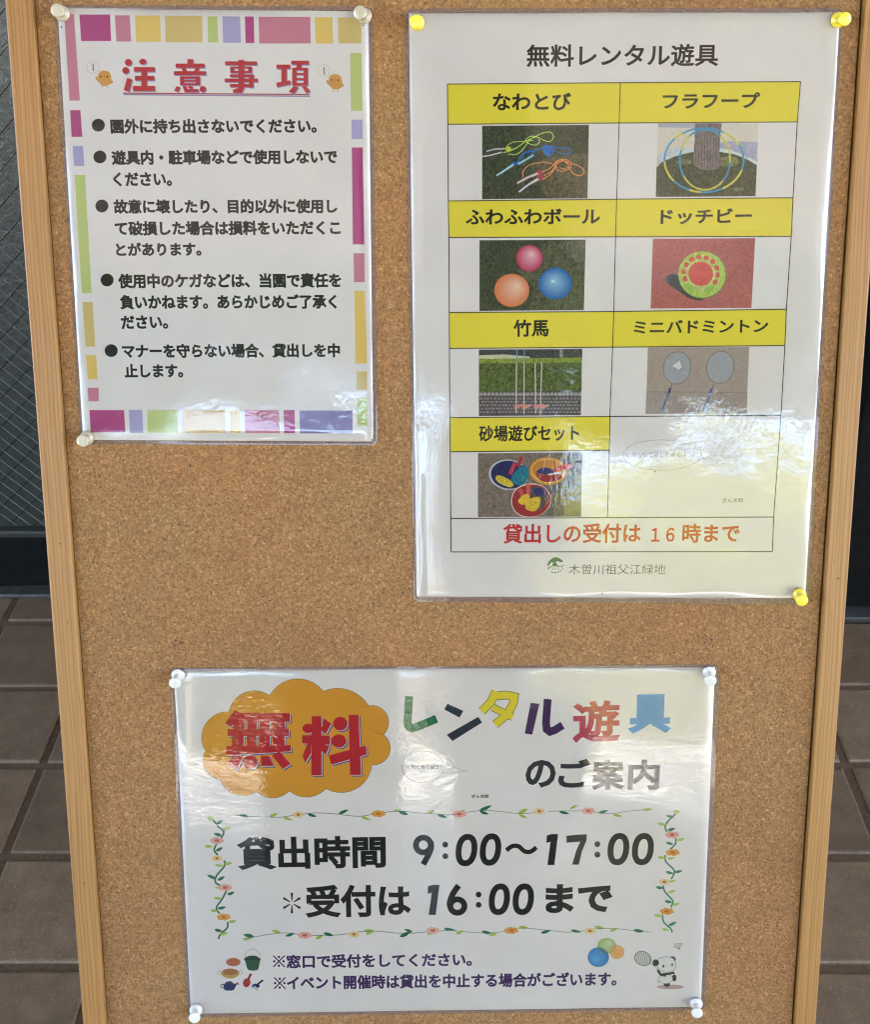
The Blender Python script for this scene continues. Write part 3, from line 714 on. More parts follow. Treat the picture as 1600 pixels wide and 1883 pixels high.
for a, b, c0, c1 in ((0, 1, 0, 1), (0, 1, 1, 2), (2, 3, 0, 1), (2, 3, 1, 2), (4, 5, 0, 1), (4, 5, 1, 2), (6, 7, 0, 1)):
    P = B.pr(.01); P.poly([L_[a][c0], L_[a][c1], L_[b][c1], L_[b][c0]], YB); P.build('yellow_cell')
P = B.pr(.03)
for k, (l, m, r) in L_.items():
    P.ribbon([l, m, r] if (m[0] and r[0]) else ([l, m] if m[0] else [l, r]), 1.8, (26, 26, 22))
P.ribbon([L_[k][0] for k in range(10)], 1.8, (26, 26, 22)); P.ribbon([L_[k][1] for k in range(9)], 1.6, (26, 26, 22)); P.ribbon([L_[k][2] for k in (0, 1, 2, 3, 4, 5, 6, 8, 9)], 1.8, (26, 26, 22))
P.build('table_rule')
for s_, xl, yl, xr, yr, h, bo in (('無料レンタル遊具', 967.5, 124.6, 1320.6, 123, 42, .022), ('なわとび', 906, 204.6, 1050, 203.5, 32.5, .028), ('フラフープ', 1218, 201.2, 1396.6, 199.5, 29, .028),
    ('ふわふわボール', 856, 413.8, 1103.6, 412.5, 29, .028), ('ドッチビー', 1214, 413.5, 1381.8, 411.5, 28.5, .028), ('竹馬', 944, 620, 1009, 619, 32, .028), ('ミニバドミントン', 1164.5, 614.5, 1412, 611.5, 25, .026),
    ('砂場遊びセット', 880.6, 812.6, 1065, 811, 30, .026)):
    B.text(s_, (xl, yl), (xr, yr), h, (40, 38, 34), .06, bo, 'heading')
B.text('貸出しの受付は', (924.6, 999.6), (1178, 998), 36.5, (205, 48, 48), .06, .024)
B.text('１６', (1197, 996.5), (1240, 996), 26, (205, 48, 48), .06, .024); B.text('時まで', (1254, 998), (1359, 997.5), 35, (205, 48, 48), .06, .024)
B.text('木曽川祖父江緑地', (1045.6, 1055.8), (1223, 1055.5), 18.5, (70, 72, 70), .06, -.004)
# park emblem
P = B.pr(.03); q = zm(980, 1010, 5.714); GE = (70, 116, 84)
P.poly(q(catmull([(150, 175), (165, 130), (195, 100), (235, 82), (280, 95), (318, 125), (290, 135), (262, 122), (240, 140), (262, 165), (235, 172), (205, 168), (212, 135), (190, 140), (170, 165)], 3, True)), GE)
P.ribbon(q(catmull([(152, 200), (190, 178), (240, 172), (290, 180), (328, 160)], 4)), 1.5, GE)
for x in (165, 200, 225, 262, 305): P.ribbon(q([(x, 185), (x+8, 215)]), 1.2, GE)
P.ribbon(q(catmull([(185, 232), (225, 245), (270, 236), (300, 215)], 4)), 1.3, GE); P.build('park_emblem')
# speech bubble and caption in the empty cell
P = B.pr(.03); q = zm(1120, 780, 4.4444)
P.ribbon(q([(750, 285)]+[(435+322*math.cos(t), 252+124*math.sin(t)) for t in [.62+(2*math.pi-.80)*k/40 for k in range(40)][0:40]]+[(770, 285), (868, 326), (700, 328)]), .7, (120, 120, 110)); P.build('speech_bubble')
B.text('みんなで楽しくあそぼう！', (1161, 841), (1276, 840), 9.5, (130, 130, 122), .05, .0); B.text('ぎん次郎', (1328, 924.5), (1366, 924), 8.5, (90, 90, 80), .05, .01)

def quad(zf, pts): return zf(pts)
z3 = zm(720, 0, 1.81818); z4 = zm(720, 400, 1.81818); z5 = zm(720, 740, 1.81818)
def photo(zf, pts, bg, grain, layer=.02):
    P = B.pr(layer); P.poly(zf(pts), bg, grain); return P
def dabs(P, q, area, n, L, cols, w=.6, ang=None, g=.2):
    x0, y0, x1, y1 = area; rr = random.Random(n+int(x0))
    for _ in range(n):
        x, y = rr.uniform(x0, x1), rr.uniform(y0, y1); a = rr.uniform(0, 6.28) if ang is None else R_(ang+rr.uniform(-35, 35)); l = L*rr.uniform(.5, 1.2)
        dx, dy = math.cos(a)*l, math.sin(a)*l; b = rr.uniform(-.3, .3)
        P.l -= .0024
        P.ribbon(q([(x-dx, y-dy), (x-dy*b, y+dx*b), (x+dx, y+dy)]), w*rr.uniform(.6, 1.3), cols[rr.randrange(len(cols))], g, w1=.2)
def cap(P, q, p0, p1, w, c, g=.2): P.ribbon(q([p0, p1]), w, c, g)
# jump ropes on grass
P = photo(z3, [(303, 422), (660, 419), (655, 664), (303, 667)], (66, 72, 54), .65)
q = zm(860, 210, 6.154); SM = lambda pts, n=5: q(catmull(pts, n))
P.poly(q([(700, 560), (1000, 480), (1362, 440), (1356, 957), (900, 960), (820, 800)]), (98, 90, 70), .6)
GRC = [(92, 98, 72), (108, 110, 84), (48, 56, 40), (120, 116, 92), (40, 46, 36), (84, 90, 60)]
dabs(P, q, (195, 150, 1340, 945), 330, 26, GRC)
def rope(col, w, *paths):
    for p in paths: P.ribbon(SM(p), w, col, .15)
rope((186, 216, 110), 1.5, [(450, 400), (450, 360), (520, 320), (640, 312), (740, 300)], [(440, 430), (560, 380), (660, 310), (760, 262), (860, 215), (940, 210), (970, 260), (930, 315), (860, 300), (790, 265), (720, 255), (660, 290), (680, 330), (760, 355), (815, 320), (800, 285)], [(460, 455), (540, 460), (610, 420), (670, 340), (720, 280), (790, 260)], [(400, 440), (480, 420), (560, 385)])
P.ribbon(q([(165, 484), (260, 470), (385, 435)]), 2.4, (205, 205, 214), .1); P.ribbon(q([(215, 425), (300, 400), (420, 395)]), 2.6, (190, 190, 205), .1); P.poly(q(ell(458, 396, 36, 26)), (196, 198, 70), .2)
rope((36, 118, 196), 1.9, [(560, 560), (640, 440), (720, 420), (830, 395), (930, 370), (1060, 390), (1150, 390), (1165, 440), (1080, 455), (960, 410)], [(840, 390), (900, 355), (960, 400), (960, 455), (900, 450), (860, 400)], [(850, 380), (870, 450), (940, 490)], [(620, 500), (640, 450), (700, 430), (760, 430), (700, 470)])
P.poly(q(ell(905, 400, 58, 48)), (28, 98, 186), .3)
P.ribbon(q([(325, 700), (420, 640), (530, 565)]), 3.0, (160, 200, 220), .2, w1=4.2); P.ribbon(q([(570, 570), (640, 530), (745, 468)]), 4.2, (150, 198, 214), .2, w1=3.2); P.poly(q(ell(538, 560, 26, 22)), (26, 104, 180), .2)
rope((222, 150, 96), 1.7, [(625, 720), (630, 650), (700, 580), (860, 548), (960, 570), (1020, 610)], [(840, 660), (940, 610), (1000, 540), (1080, 515), (1160, 545), (1160, 610), (1080, 650), (1010, 630), (990, 570), (1060, 525), (1150, 560)], [(860, 700), (950, 650), (1010, 570), (1080, 535), (1140, 580), (1100, 625), (1040, 610)], [(850, 740), (930, 690), (990, 610)], [(1160, 560), (1260, 590), (1320, 650), (1270, 700), (1190, 670), (1140, 600)])
P.ribbon(q([(560, 785), (680, 720), (810, 668)]), 3.8, (206, 190, 196), .1, w1=4.6); P.ribbon(q([(580, 885), (690, 800), (815, 728)]), 3.0, (212, 206, 222), .1, w1=4.4)
P.poly(q(ell(818, 668, 26, 28)), (196, 66, 96), .2); P.poly(q(ell(822, 722, 26, 30)), (190, 60, 92), .2); P.build('photo_print', 'photo', label='printed picture of three jump ropes on grass')
# hoops round a tree
P = photo(z3, [(891, 415), (1226, 414), (1217, 657), (882, 660)], (214, 208, 200), .08); q = zm(1180, 210, 6.154); SM = lambda pts, n=5: q(catmull(pts, n))
P.poly(q([(185, 108), (600, 108), (600, 160), (185, 155)]), (176, 176, 192), .2)
P.poly(q([(880, 330), (1000, 310), (1312, 318), (1305, 480), (1310, 540), (1180, 480), (960, 400), (880, 390)]), (168, 170, 196), .3)
P.poly(q([(178, 460), (400, 375), (585, 380), (585, 440), (400, 470), (175, 600)]), (196, 202, 212), .25)
P.poly(q([(880, 390), (1000, 405), (1180, 480), (1308, 550), (1306, 580), (880, 440)]), (206, 220, 224), .1)
P.poly(q([(168, 605), (240, 540), (380, 480), (560, 435), (880, 430), (1060, 460), (1200, 520), (1303, 580), (1287, 932), (160, 940)]), (76, 80, 60), .6)
P.poly(q(ell(980, 540, 120, 60)), (120, 124, 84), .6); P.poly(q(ell(480, 545, 90, 32)), (112, 116, 84), .6); P.poly(q(ell(1090, 850, 70, 22)), (110, 112, 86), .5)
P.poly(SM([(600, 108), (597, 300), (585, 500), (600, 580), (680, 628), (800, 636), (880, 600), (900, 560), (880, 440), (890, 250), (905, 108)], 3), (124, 114, 116), .45)
for k in range(9): P.ribbon(SM([(625+k*31, 112), (618+k*32, 300), (612+k*33, 600-abs(k-5)*8)]), 1.0, (84, 76, 80), .7)
dabs(P, q, (200, 640, 1270, 915), 170, 22, GRC); dabs(P, q, (420, 470, 580, 640), 30, 22, GRC); dabs(P, q, (900, 480, 1190, 640), 50, 22, GRC)
def hoop(cx, cy, rx, ry, segs, w):
    for k, (a0, a1, c) in enumerate(segs):
        P.ribbon(q([(cx+rx*math.cos(R_(a0+(a1-a0)*t/12)), cy+ry*math.sin(R_(a0+(a1-a0)*t/12))) for t in range(13)]), w*(1+.12*(k % 2)), c, .12)
HB, HY = (70, 150, 196), (200, 192, 92)
hoop(705, 525, 448, 362, [(-122, -60, HB), (-60, -28, HY), (-28, 18, HB), (18, 62, (206, 208, 96)), (62, 95, HB), (95, 112, HY), (112, 140, HB), (140, 178, HY), (178, 222, HB), (222, 238, HY)], 3.4)
hoop(715, 520, 285, 340, [(-128, -52, HB), (-52, 4, HY), (4, 44, HB), (44, 110, HY), (110, 146, HY), (146, 198, HB), (198, 232, HY)], 3.2)
P.build('photo_print', 'photo', label='printed picture of two blue and yellow hoops round a tree')
# three balls
P = photo(z4, [(294, 77), (649, 75), (643, 310), (294, 313)], (66, 72, 52), .65); q = zm(860, 430, 6.154)
P.poly(q([(560, 420), (900, 90), (1328, 85), (1312, 862), (700, 868), (760, 620)]), (88, 90, 66), .6)
dabs(P, q, (160, 95, 1295, 850), 330, 26, GRC)
P.fan(q(ell(700, 278, 150, 150)), q([(725, 225)])[0], (232, 190, 206), (186, 50, 92), .06)
P.fan(q(ell(500, 642, 198, 188)), q([(565, 585)])[0], (236, 206, 190), (218, 124, 72), .06)
P.fan(q(ell(992, 565, 190, 180)), q([(975, 530)])[0], (160, 206, 232), (20, 98, 176), .06)
P.fan(q(ell(965, 540, 36, 28)), q([(965, 540)])[0], (240, 246, 250), (110, 176, 214), .0)
P.build('photo_print', 'photo', label='printed picture of a pink, an orange and a blue ball')
# flying disc
P = photo(z4, [(874, 72), (1216, 70), (1203, 303), (866, 305)], (178, 98, 98), .22); q = zm(1180, 430, 6.154)
P.poly(q(catmull([(270, 520), (300, 470), (400, 465), (600, 600), (700, 745), (560, 740), (400, 640), (300, 570)], 4, True)), (66, 60, 62), .15)
P.poly(q(ell(690, 468, 275, 268)), (120, 126, 72), .1); P.poly(q(ell(682, 462, 268, 262)), (176, 196, 92), .25); P.poly(q(ell(672, 452, 222, 215)), (190, 196, 116), .3)
for k in range(14):
    a = R_(k*360/14+6)
    if 55 < k*360/14+6 < 135: continue
    P.poly(q(ell(668+192*math.cos(a), 450+186*math.sin(a), 33, 27, 14, a+1.57)), (206, 92, 78), .3)
P.poly(q(ell(668, 455, 140, 138)), (208, 82, 80), .15)
P.poly(q(catmull([(480, 590), (540, 570), (600, 640), (560, 690)], 3, True)), (150, 184, 80), .2); P.poly(q(catmull([(700, 650), (760, 590), (830, 590), (760, 680)], 3, True)), (150, 184, 80), .2)
P.build('photo_print', 'photo', label='printed picture of a green and red flying disc')
# stilts in front of a hedge
P = photo(z4, [(292, 442), (637, 440), (633, 661), (292, 664)], (84, 76, 78), .3); q = zm(860, 630, 6.154)
P.poly(q([(127, 85), (1297, 72), (1296, 200), (127, 200)]), (64, 66, 66), .5); P.poly(q([(130, 145), (420, 135), (700, 160), (700, 200), (130, 195)]), (196, 198, 170), .2)
P.poly(q([(128, 190), (1293, 175), (1290, 540), (127, 560)]), (84, 98, 48), .75); P.poly(q([(128, 185), (1293, 170), (1293, 225), (128, 240)]), (132, 146, 62), .5)
dabs(P, q, (145, 215, 1275, 530), 420, 15, [(110, 128, 60), (58, 70, 34), (134, 150, 78), (46, 56, 30), (92, 108, 50)], 1.0); dabs(P, q, (700, 85, 1280, 165), 60, 14, [(100, 104, 100), (60, 62, 60), (130, 132, 120)], .8)
P.poly(q([(1040, 80), (1078, 80), (1075, 170), (1040, 170)]), (150, 150, 140), .2)
for k in range(26): P.poly(q([(133+k*44.5, 568), (170+k*44.5, 566), (170+k*44.5, 600), (133+k*44.5, 603)]), (164, 158, 156), .25)
for r in range(5):
    for k in range(28):
        x = 132+k*41+(r % 2)*20+random.uniform(-3, 3); y = 622+r*38
        if x > 1245: continue
        P.l -= .003
        P.poly(q([(x, y), (x+30, y-1), (x+31, y+22), (x, y+24)]), (130+random.randint(-14, 14), 124, 128), .3)
for x0, x1, y0, y1 in ((555, 547, 85, 800), (641, 637, 88, 810), (764, 770, 230, 800), (838, 822, 228, 815)):
    P.ribbon(q([(x0, y0), (x1, y1)]), 1.9, (206, 200, 188), .05)
for x in (555, 641): P.ribbon(q([(x, 88), (x, 230)]), 2.0, (112, 152, 178), .05)
for x, y in ((530, 728), (618, 732), (752, 726), (810, 736)): P.poly(q(catmull([(x, y-12), (x+70, y-32), (x+108, y-30), (x+90, y-8), (x+30, y+14), (x, y+8)], 3, True)), (208, 140, 134), .1)
P.build('photo_print', 'photo', label='printed picture of stilts before a hedge and stone wall')
# badminton rackets
P = photo(z4, [(857, 435), (1196, 433), (1186, 656), (850, 657)], (166, 150, 144), .12); q = zm(1180, 630, 6.154)
P.poly(q([(52, 560), (1195, 565), (1190, 805), (42, 808)]), (160, 146, 140), .2); P.ribbon(q([(52, 556), (1195, 566)]), 1, (130, 116, 110), .1)
for cx_, cy_ in ((400, 288), (888, 282)):
    P.poly(q(ell(cx_, cy_, 153, 182, 36, .18)), (158, 160, 172), .12); P.ribbon(q(ell(cx_, cy_, 155, 183, 36, .18)), 1.5, (122, 122, 96), .1, closed=True)
    for k in range(-5, 6): P.ribbon(q([(cx_-140*math.sqrt(1-(k/6)**2), cy_+k*28), (cx_+140*math.sqrt(1-(k/6)**2), cy_+k*28-6)]), .35, (180, 182, 190))
P.poly(q([(345, 265), (430, 205), (452, 290), (425, 312)]), (214, 212, 218), .05); P.ribbon(q([(424, 312), (455, 290)]), 1, (40, 40, 44))
for x0, y0, x1, y1 in ((345, 465, 225, 780), (815, 470, 705, 780)):
    P.ribbon(q([(x0, y0), (x0-30, y0+100)]), 1.6, (96, 96, 92)); P.ribbon(q([(x0-22, y0+50), (x0-38, y0+105)]), 4.4, (62, 62, 120), .2); P.ribbon(q([(x0-38, y0+105), (x1, y1)]), 3.6, (78, 120, 160), .5)
P.build('photo_print', 'photo', label='printed picture of two badminton rackets and a shuttlecock')
# sand toys
P = photo(z5, [(289, 170), (637, 167), (634, 382), (289, 383)], (122, 108, 100), .4); q = zm(860, 820, 6.154); SM = lambda pts, n=4: q(catmull(pts, n, True))
P.poly(q([(700, 440), (1000, 380), (1292, 90), (1282, 796), (900, 798)]), (104, 96, 92), .4)
dabs(P, q, (135, 100, 1270, 790), 260, 18, [(140, 126, 116), (100, 88, 82), (156, 142, 130), (88, 78, 72)], .8)
P.poly(q(ell(460, 325, 222, 172, 32, .12)), (186, 188, 202), .1); P.poly(q(ell(468, 325, 206, 158, 32, .12)), (34, 38, 88), .35)
P.poly(SM([(318, 370), (350, 330), (470, 380), (520, 440), (470, 465), (360, 420)]), (206, 182, 62), .25)
P.poly(SM([(490, 380), (560, 270), (640, 215), (690, 300), (640, 430), (560, 440)]), (26, 116, 142), .55); P.ribbon(q([(480, 320), (535, 190)]), 6.5, (190, 60, 86), .2); P.ribbon(q([(570, 235), (612, 120)]), 6.5, (176, 42, 52), .2)
P.poly(q(ell(912, 285, 212, 158, 32, .06)), (206, 150, 50), .1); P.poly(q(ell(914, 283, 190, 140, 32, .06)), (230, 184, 96), .1); P.poly(q(ell(910, 275, 178, 124, 32, .06)), (192, 128, 46), .15)
P.poly(SM([(770, 300), (850, 330), (1040, 320), (1060, 370), (930, 408), (820, 390)]), (158, 54, 56), .5); P.poly(SM([(780, 290), (860, 240), (980, 280), (940, 320), (840, 320)]), (52, 50, 104), .5)
P.ribbon(q([(970, 285), (1080, 240), (1185, 222)]), 6, (206, 70, 64), .1, w1=9); P.ribbon(q([(910, 325), (1060, 300)]), 3, (210, 220, 226), .1)
P.poly(q(catmull([(490, 620), (540, 490), (680, 425), (850, 450), (940, 580), (920, 700), (800, 790), (640, 802), (530, 740)], 5, True)), (214, 196, 188), .05)
P.poly(q(catmull([(502, 620), (548, 500), (685, 440), (850, 460), (936, 585), (910, 700), (800, 785), (650, 795), (540, 735)], 5, True)), (156, 46, 50), .2)
P.poly(SM([(700, 480), (860, 480), (900, 620), (820, 720), (720, 700)]), (86, 78, 76), .5); P.poly(SM([(740, 480), (860, 480), (870, 560), (780, 560)]), (52, 54, 104), .5)
P.ribbon(q([(625, 570), (590, 490)]), 7, (196, 86, 92), .1); P.ribbon(q([(680, 560), (690, 430)]), 7, (206, 90, 92), .1)
P.poly(SM([(570, 620), (640, 550), (700, 560), (690, 640), (620, 665)]), (224, 188, 56), .15); P.poly(SM([(650, 700), (700, 600), (800, 575), (825, 610), (800, 700), (740, 740)]), (214, 182, 60), .35)
P.build('photo_print', 'photo', label='printed picture of three bowls full of sand toys')
P = B.pr(.05)
for x, y in ((764.6, 1092), (1107, 1091.6), (1204.5, 867)): P.poly(ell(x, y, 1.4, 1.6, 8), (14, 12, 10))
P.build('pin_hole')['kind'] = 'stuff'

# ------------------------------------------------------------------ notice C: opening hours
Cn = Poster('opening_hours_notice', 'laminated landscape notice with an orange cloud, coloured heading and lending hours inside flower garlands', [(320, 1232), (1315, 1226), (1289, 1850), (351, 1863)], [(312.5, 1227.5), (1324, 1220.5), (1296.5, 1856), (345, 1869)], 29)
q = zm(300, 1200, 3.0769)
def arc3(a, m, b, n=10):
    ax, ay = a; bx, by = m; cx_, cy_ = b; d = 2*(ax*(by-cy_)+bx*(cy_-ay)+cx_*(ay-by))
    ux = ((ax*ax+ay*ay)*(by-cy_)+(bx*bx+by*by)*(cy_-ay)+(cx_*cx_+cy_*cy_)*(ay-by))/d; uy = ((ax*ax+ay*ay)*(cx_-bx)+(bx*bx+by*by)*(ax-cx_)+(cx_*cx_+cy_*cy_)*(bx-ax))/d
    r = math.hypot(ax-ux, ay-uy); t0 = math.atan2(ay-uy, ax-ux); tm_ = math.atan2(by-uy, bx-ux); t1 = math.atan2(cy_-uy, cx_-ux)
    while tm_ < t0: tm_ += 2*math.pi
    while t1 < t0: t1 += 2*math.pi
    if tm_ > t1: t1 -= 2*math.pi
    return [(ux+r*math.cos(t0+(t1-t0)*k/n), uy+r*math.sin(t0+(t1-t0)*k/n)) for k in range(n)]
V_ = [(372, 333), (603, 242), (907, 217), (1163, 299), (1247, 463), (1182, 633), (922, 767), (715, 780), (528, 785), (322, 715), (240, 553)]
Mi = [(478, 219), (755, 147), (1040, 207), (1277, 385), (1286, 545), (1060, 782), (818, 815), (622, 820), (410, 800), (232, 640), (245, 395)]
cl = []
for k in range(11): cl += arc3(V_[k], Mi[k], V_[(k+1) % 11])
P = Cn.pr(.01); P.poly(q(cl), (232, 162, 52)); P.ribbon(q(cl), .9, (130, 96, 50), closed=True); P.ribbon(q([(1190, 450), (1247, 463)]), .6, (130, 96, 50)); P.ribbon(q([(1130, 310), (1163, 299)]), .6, (150, 110, 56)); P.build('cloud')
mu = [[(405, 325), (462, 348), (385, 417), (350, 398)], [(430, 338), (718, 340), (718, 390), (400, 388)], [(365, 430), (712, 430), (712, 470), (365, 470)], [(357, 527), (724, 522), (724, 556), (357, 580)],
      [(398, 386), (462, 386), (460, 432), (396, 432)], [(478, 386), (530, 386), (530, 432), (478, 432)], [(546, 386), (603, 386), (603, 432), (546, 432)], [(619, 386), (690, 386), (690, 432), (619, 432)],
      [(393, 468), (457, 468), (455, 530), (388, 530)], [(474, 468), (528, 468), (528, 530), (474, 530)], [(545, 468), (604, 468), (604, 530), (545, 530)], [(620, 468), (688, 468), (690, 530), (622, 530)],
      [(390, 580), (452, 588), (418, 660), (360, 632)], ell(495, 617, 42, 38), [(553, 582), (600, 582), (627, 640), (555, 640)], [(615, 580), (660, 555), (722, 628), (678, 657)]]
ry = [[(842, 357), (897, 357), (897, 692), (838, 692)], ell(822, 427, 34, 27), [(912, 372), (952, 400), (922, 458), (893, 436)], [(787, 465), (945, 468), (945, 520), (787, 512)], [(840, 510), (838, 566), (805, 622), (789, 582), (818, 510)],
      [(896, 512), (942, 528), (923, 572), (896, 556)], ell(1003, 400, 41, 39), ell(995, 498, 42, 38), [(1050, 350), (1107, 350), (1120, 690), (1058, 690)], [(937, 580), (1148, 522), (1152, 575), (952, 632)]]
for sh, col, nm, d, ly in ((mu+ry, (214, 208, 214), 'lettering_shadow', 4.5, .05), (mu+ry, (78, 88, 150), 'lettering_shadow', 10, .0), ):
    pass
P = Cn.pr(.05)
for s_ in mu+ry: P.poly(q([(x+10, y+9) for x, y in s_]), (74, 84, 150))
for s_ in mu+ry: P.poly(q([(x+4, y+3.5) for x, y in s_]), (222, 214, 216))
P.build('lettering_shadow')
for g in (mu, ry):
    P = Cn.pr(.22)
    for s_ in g: P.poly(q(s_), (196, 34, 46))
    P.build('heading')
q = zm(720, 1200, 2.5806)
def glyph(fn, nm='heading'):
    P = Cn.pr(.05); fn(P); P.build(nm)
glyph(lambda P: P.ribbon(q([(83, 206), (78, 300), (76, 335), (82, 352), (96, 358), (118, 352), (214, 312)]), 15, (24, 122, 78)))
glyph(lambda P: (P.poly(q([(250, 268), (266, 241), (341, 275), (323, 307)]), (40, 52, 68)), P.poly(q([(262, 388), (412, 303), (430, 330), (290, 418)]), (40, 52, 68))))
ta = [([(496, 182), (470, 235), (428, 278)], 13.5), ([(487, 205), (545, 200), (583, 208), (578, 240), (550, 290), (492, 340)], 13.5), ([(480, 258), (575, 305)], 11.5)]
glyph(lambda P: ([P.ribbon(q(p), w_+2.6, (90, 84, 30)) for p, w_ in ta], [P.ribbon(q(p), w_, (240, 220, 60)) for p, w_ in ta]))
glyph(lambda P: (P.poly(q([(660, 237), (702, 241), (668, 388), (632, 382)]), (64, 34, 90)), P.ribbon(q([(741, 219), (733, 330), (736, 362), (752, 374), (775, 366), (812, 343)]), 14.5, (64, 34, 90))))
Cn.text('遊', *q([(857, 428), (1083, 424)]), 78, (200, 72, 98), .05, .03, 'heading'); Cn.text('具', *q([(1120, 384), (1327, 380)]), 72, (74, 150, 224), .05, .045, 'heading')
for ch, x0, x1, y0, y1 in (('の', 635, 778, 508, 640), ('ご', 790, 942, 503, 640), ('案', 947, 1105, 505, 650), ('内', 1120, 1270, 507, 650)):
    Cn.text(ch, *q([(x0, y1), (x1, y1-2)]), (y1-y0)/2.5806, (52, 54, 60), .05, .035, 'heading')  # black ink set greyer, with some of the film's glare in its colour
P = Cn.pr(.03)
P.ribbon(q([(150+100*math.cos(t), 541+75*math.sin(t)) for t in [.30+(2*math.pi-.52)*k/40 for k in range(41)]]+[(358, 563), (243, 566)]), .8, (50, 48, 56)); P.build('speech_bubble')
Cn.text('元気にあそぼう！', (746.5, 1413.8), (812, 1413.4), 7.6, (30, 30, 34), .05, .025); Cn.text('ぎん次郎', (867, 1467), (899, 1466.6), 6.8, (30, 30, 34), .05, .03)
# hours
def kome(x, y, r=10.5, c=(66, 40, 98)):
    P = Cn.pr(.05); P.ribbon([(x-r, y-r), (x+r, y+r)], 2.3, c); P.ribbon([(x+r, y-r), (x-r, y+r)], 2.3, c)
    for dx, dy in ((0, -8), (0, 8), (-8.5, 0), (8.5, 0)): P.poly(ell(x+dx, y+dy, 2.3, 2.3, 10), c)
    P.build('reference_mark')
Cn.text('貸出時間', (437, 1599), (710, 1595), 60.5, (28, 28, 30), .05, .034, 'heading')
zl = zm(320, 1470, 3.0769); zr_ = zm(820, 1470, 3.0769); INK = (28, 28, 30)
def zero(P, zf, x0, x1, y0, y1, w=34):
    cx_, cy_ = (x0+x1)/2, (y0+y1)/2; rx, ry_ = (x1-x0)/2-w/2, (y1-y0)/2-w/2+3
    P.ribbon(zf([(cx_+rx*math.copysign(abs(math.cos(t))**.85, math.cos(t))-ry_*.10*math.sin(t), cy_+ry_*math.copysign(abs(math.sin(t))**.9, math.sin(t))) for t in [2*math.pi*k/40 for k in range(40)]]), w/3.077, INK, closed=True)
def digit(*fs):
    P = Cn.pr(.05); [f(P) for f in fs]; P.build('numeral')
digit(lambda P: (P.ribbon(zl(ell(1411, 255, 42, 42, 30)), 10.6, INK, closed=True), P.ribbon(zl(catmull([(1453, 235), (1455, 270), (1440, 310), (1410, 365)])), 10.8, INK)))
def colon(zf, x, ya, yb): digit(lambda P: (P.poly(zf(ell(x, ya, 16.5, 16.5, 20)), INK), P.poly(zf(ell(x, yb, 16.5, 16.5, 20)), INK)))
colon(zl, 1535, 253, 318)
digit(lambda P: zero(P, zr_, 55, 178, 195, 372)); digit(lambda P: zero(P, zr_, 192, 313, 192, 369))
digit(lambda P: P.ribbon(zr_(catmull([(342, 285), (375, 262), (410, 262), (445, 290), (480, 292), (512, 268)])), 8.2, INK))
def one(zf, x, y0, y1): digit(lambda P: P.poly(zf([(x-27, y0+8), (x+2, y0), (x+37, y0), (x+16, y1), (x-24, y1), (x-6, y0+44), (x-30, y0+50)]), INK))
one(zr_, 598, 193, 368)
digit(lambda P: P.poly(zr_([(682, 203), (740, 197), (797, 194), (795, 230), (770, 290), (752, 366), (714, 366), (738, 285), (760, 236), (682, 242)]), INK))
colon(zr_, 857, 250, 309); digit(lambda P: zero(P, zr_, 915, 1037, 190, 366)); digit(lambda P: zero(P, zr_, 1053, 1176, 190, 366))
digit(lambda P: [P.ribbon(zl([(667+12*math.cos(R_(a)), 583+12*math.sin(R_(a))), (667+55*math.cos(R_(a)), 583+58*math.sin(R_(a)))]), 1.6, INK, w1=4.6) for a in (-90, -30, 30, 90, 150, 210)])
Cn.text('受付は', (561.5, 1686.5), (756, 1684), 60, INK, .05, .034, 'heading'); one(zl, 1465, 480, 650)
digit(lambda P: (P.ribbon(zr_(ell(65, 600, 40, 38, 30)), 10.8, INK, closed=True), P.ribbon(zr_(catmull([(72, 484), (40, 530), (22, 580), (26, 612)])), 11, INK)))
colon(zr_, 185, 535, 593); digit(lambda P: zero(P, zr_, 243, 362, 475, 648)); digit(lambda P: zero(P, zr_, 378, 498, 475, 648))
Cn.text('まで', (1002.6, 1678.5), (1126, 1676), 53, INK, .05, .045, 'heading')
kome(513, 1766.5)
kome(514.5, 1806.5)
Cn.text('窓口で受付をしてください。', (526.5, 1779.8), (868, 1775.5), 25.5, (66, 40, 98), .05, .036); Cn.text('イベント開催時は貸出を中止する場合がございます。', (527.5, 1819.6), (1133.6, 1812), 27, (66, 40, 98), .05, .036)
# garlands
DG, LG, VN = (22, 112, 76), (172, 196, 84), (44, 84, 70); FP, FO, FY = (236, 176, 168), (234, 166, 74), (240, 214, 160)
def leaf(P, zf, x, y, ang, L, W, col):
    c, s_ = math.cos(R_(ang)), math.sin(R_(ang)); pts = [(0, 0), (.25, .5), (.55, .55), (.85, .25), (1, 0), (.8, -.3), (.5, -.45), (.2, -.35)]
    P.poly(zf([(x+a*L*c-b*W*s_, y+a*L*s_+b*W*c) for a, b in pts]), col)
def flower(P, zf, x, y, rx, ry_, col, core):
    for k in range(6):
        a = R_(k*60+15); P.poly(zf(ell(x+rx*.58*math.cos(a), y+ry_*.58*math.sin(a), rx*.46, ry_*.5, 10)), col)
    P.poly(zf(ell(x, y, rx*.36, ry_*.4, 12)), core)
def garland(zf, pts, flowers, leaves, w, col=VN):
    P = Cn.pr(.02)
    for p in pts: P.ribbon(zf(catmull(p, 5)), w, col)
    for lf in leaves: leaf(P, zf, *lf)
    for x, y, c_ in flowers: flower(P, zf, x, y, *((40, 19) if c_ != FY else (32, 17)), c_, (206, 116, 70) if c_ != FP else (206, 100, 80))
    return P
G1 = zm(320, 1470, 3.0769)
def GX_(zf, pts): return G1([((320+0)-320+0, 0)]) and pts
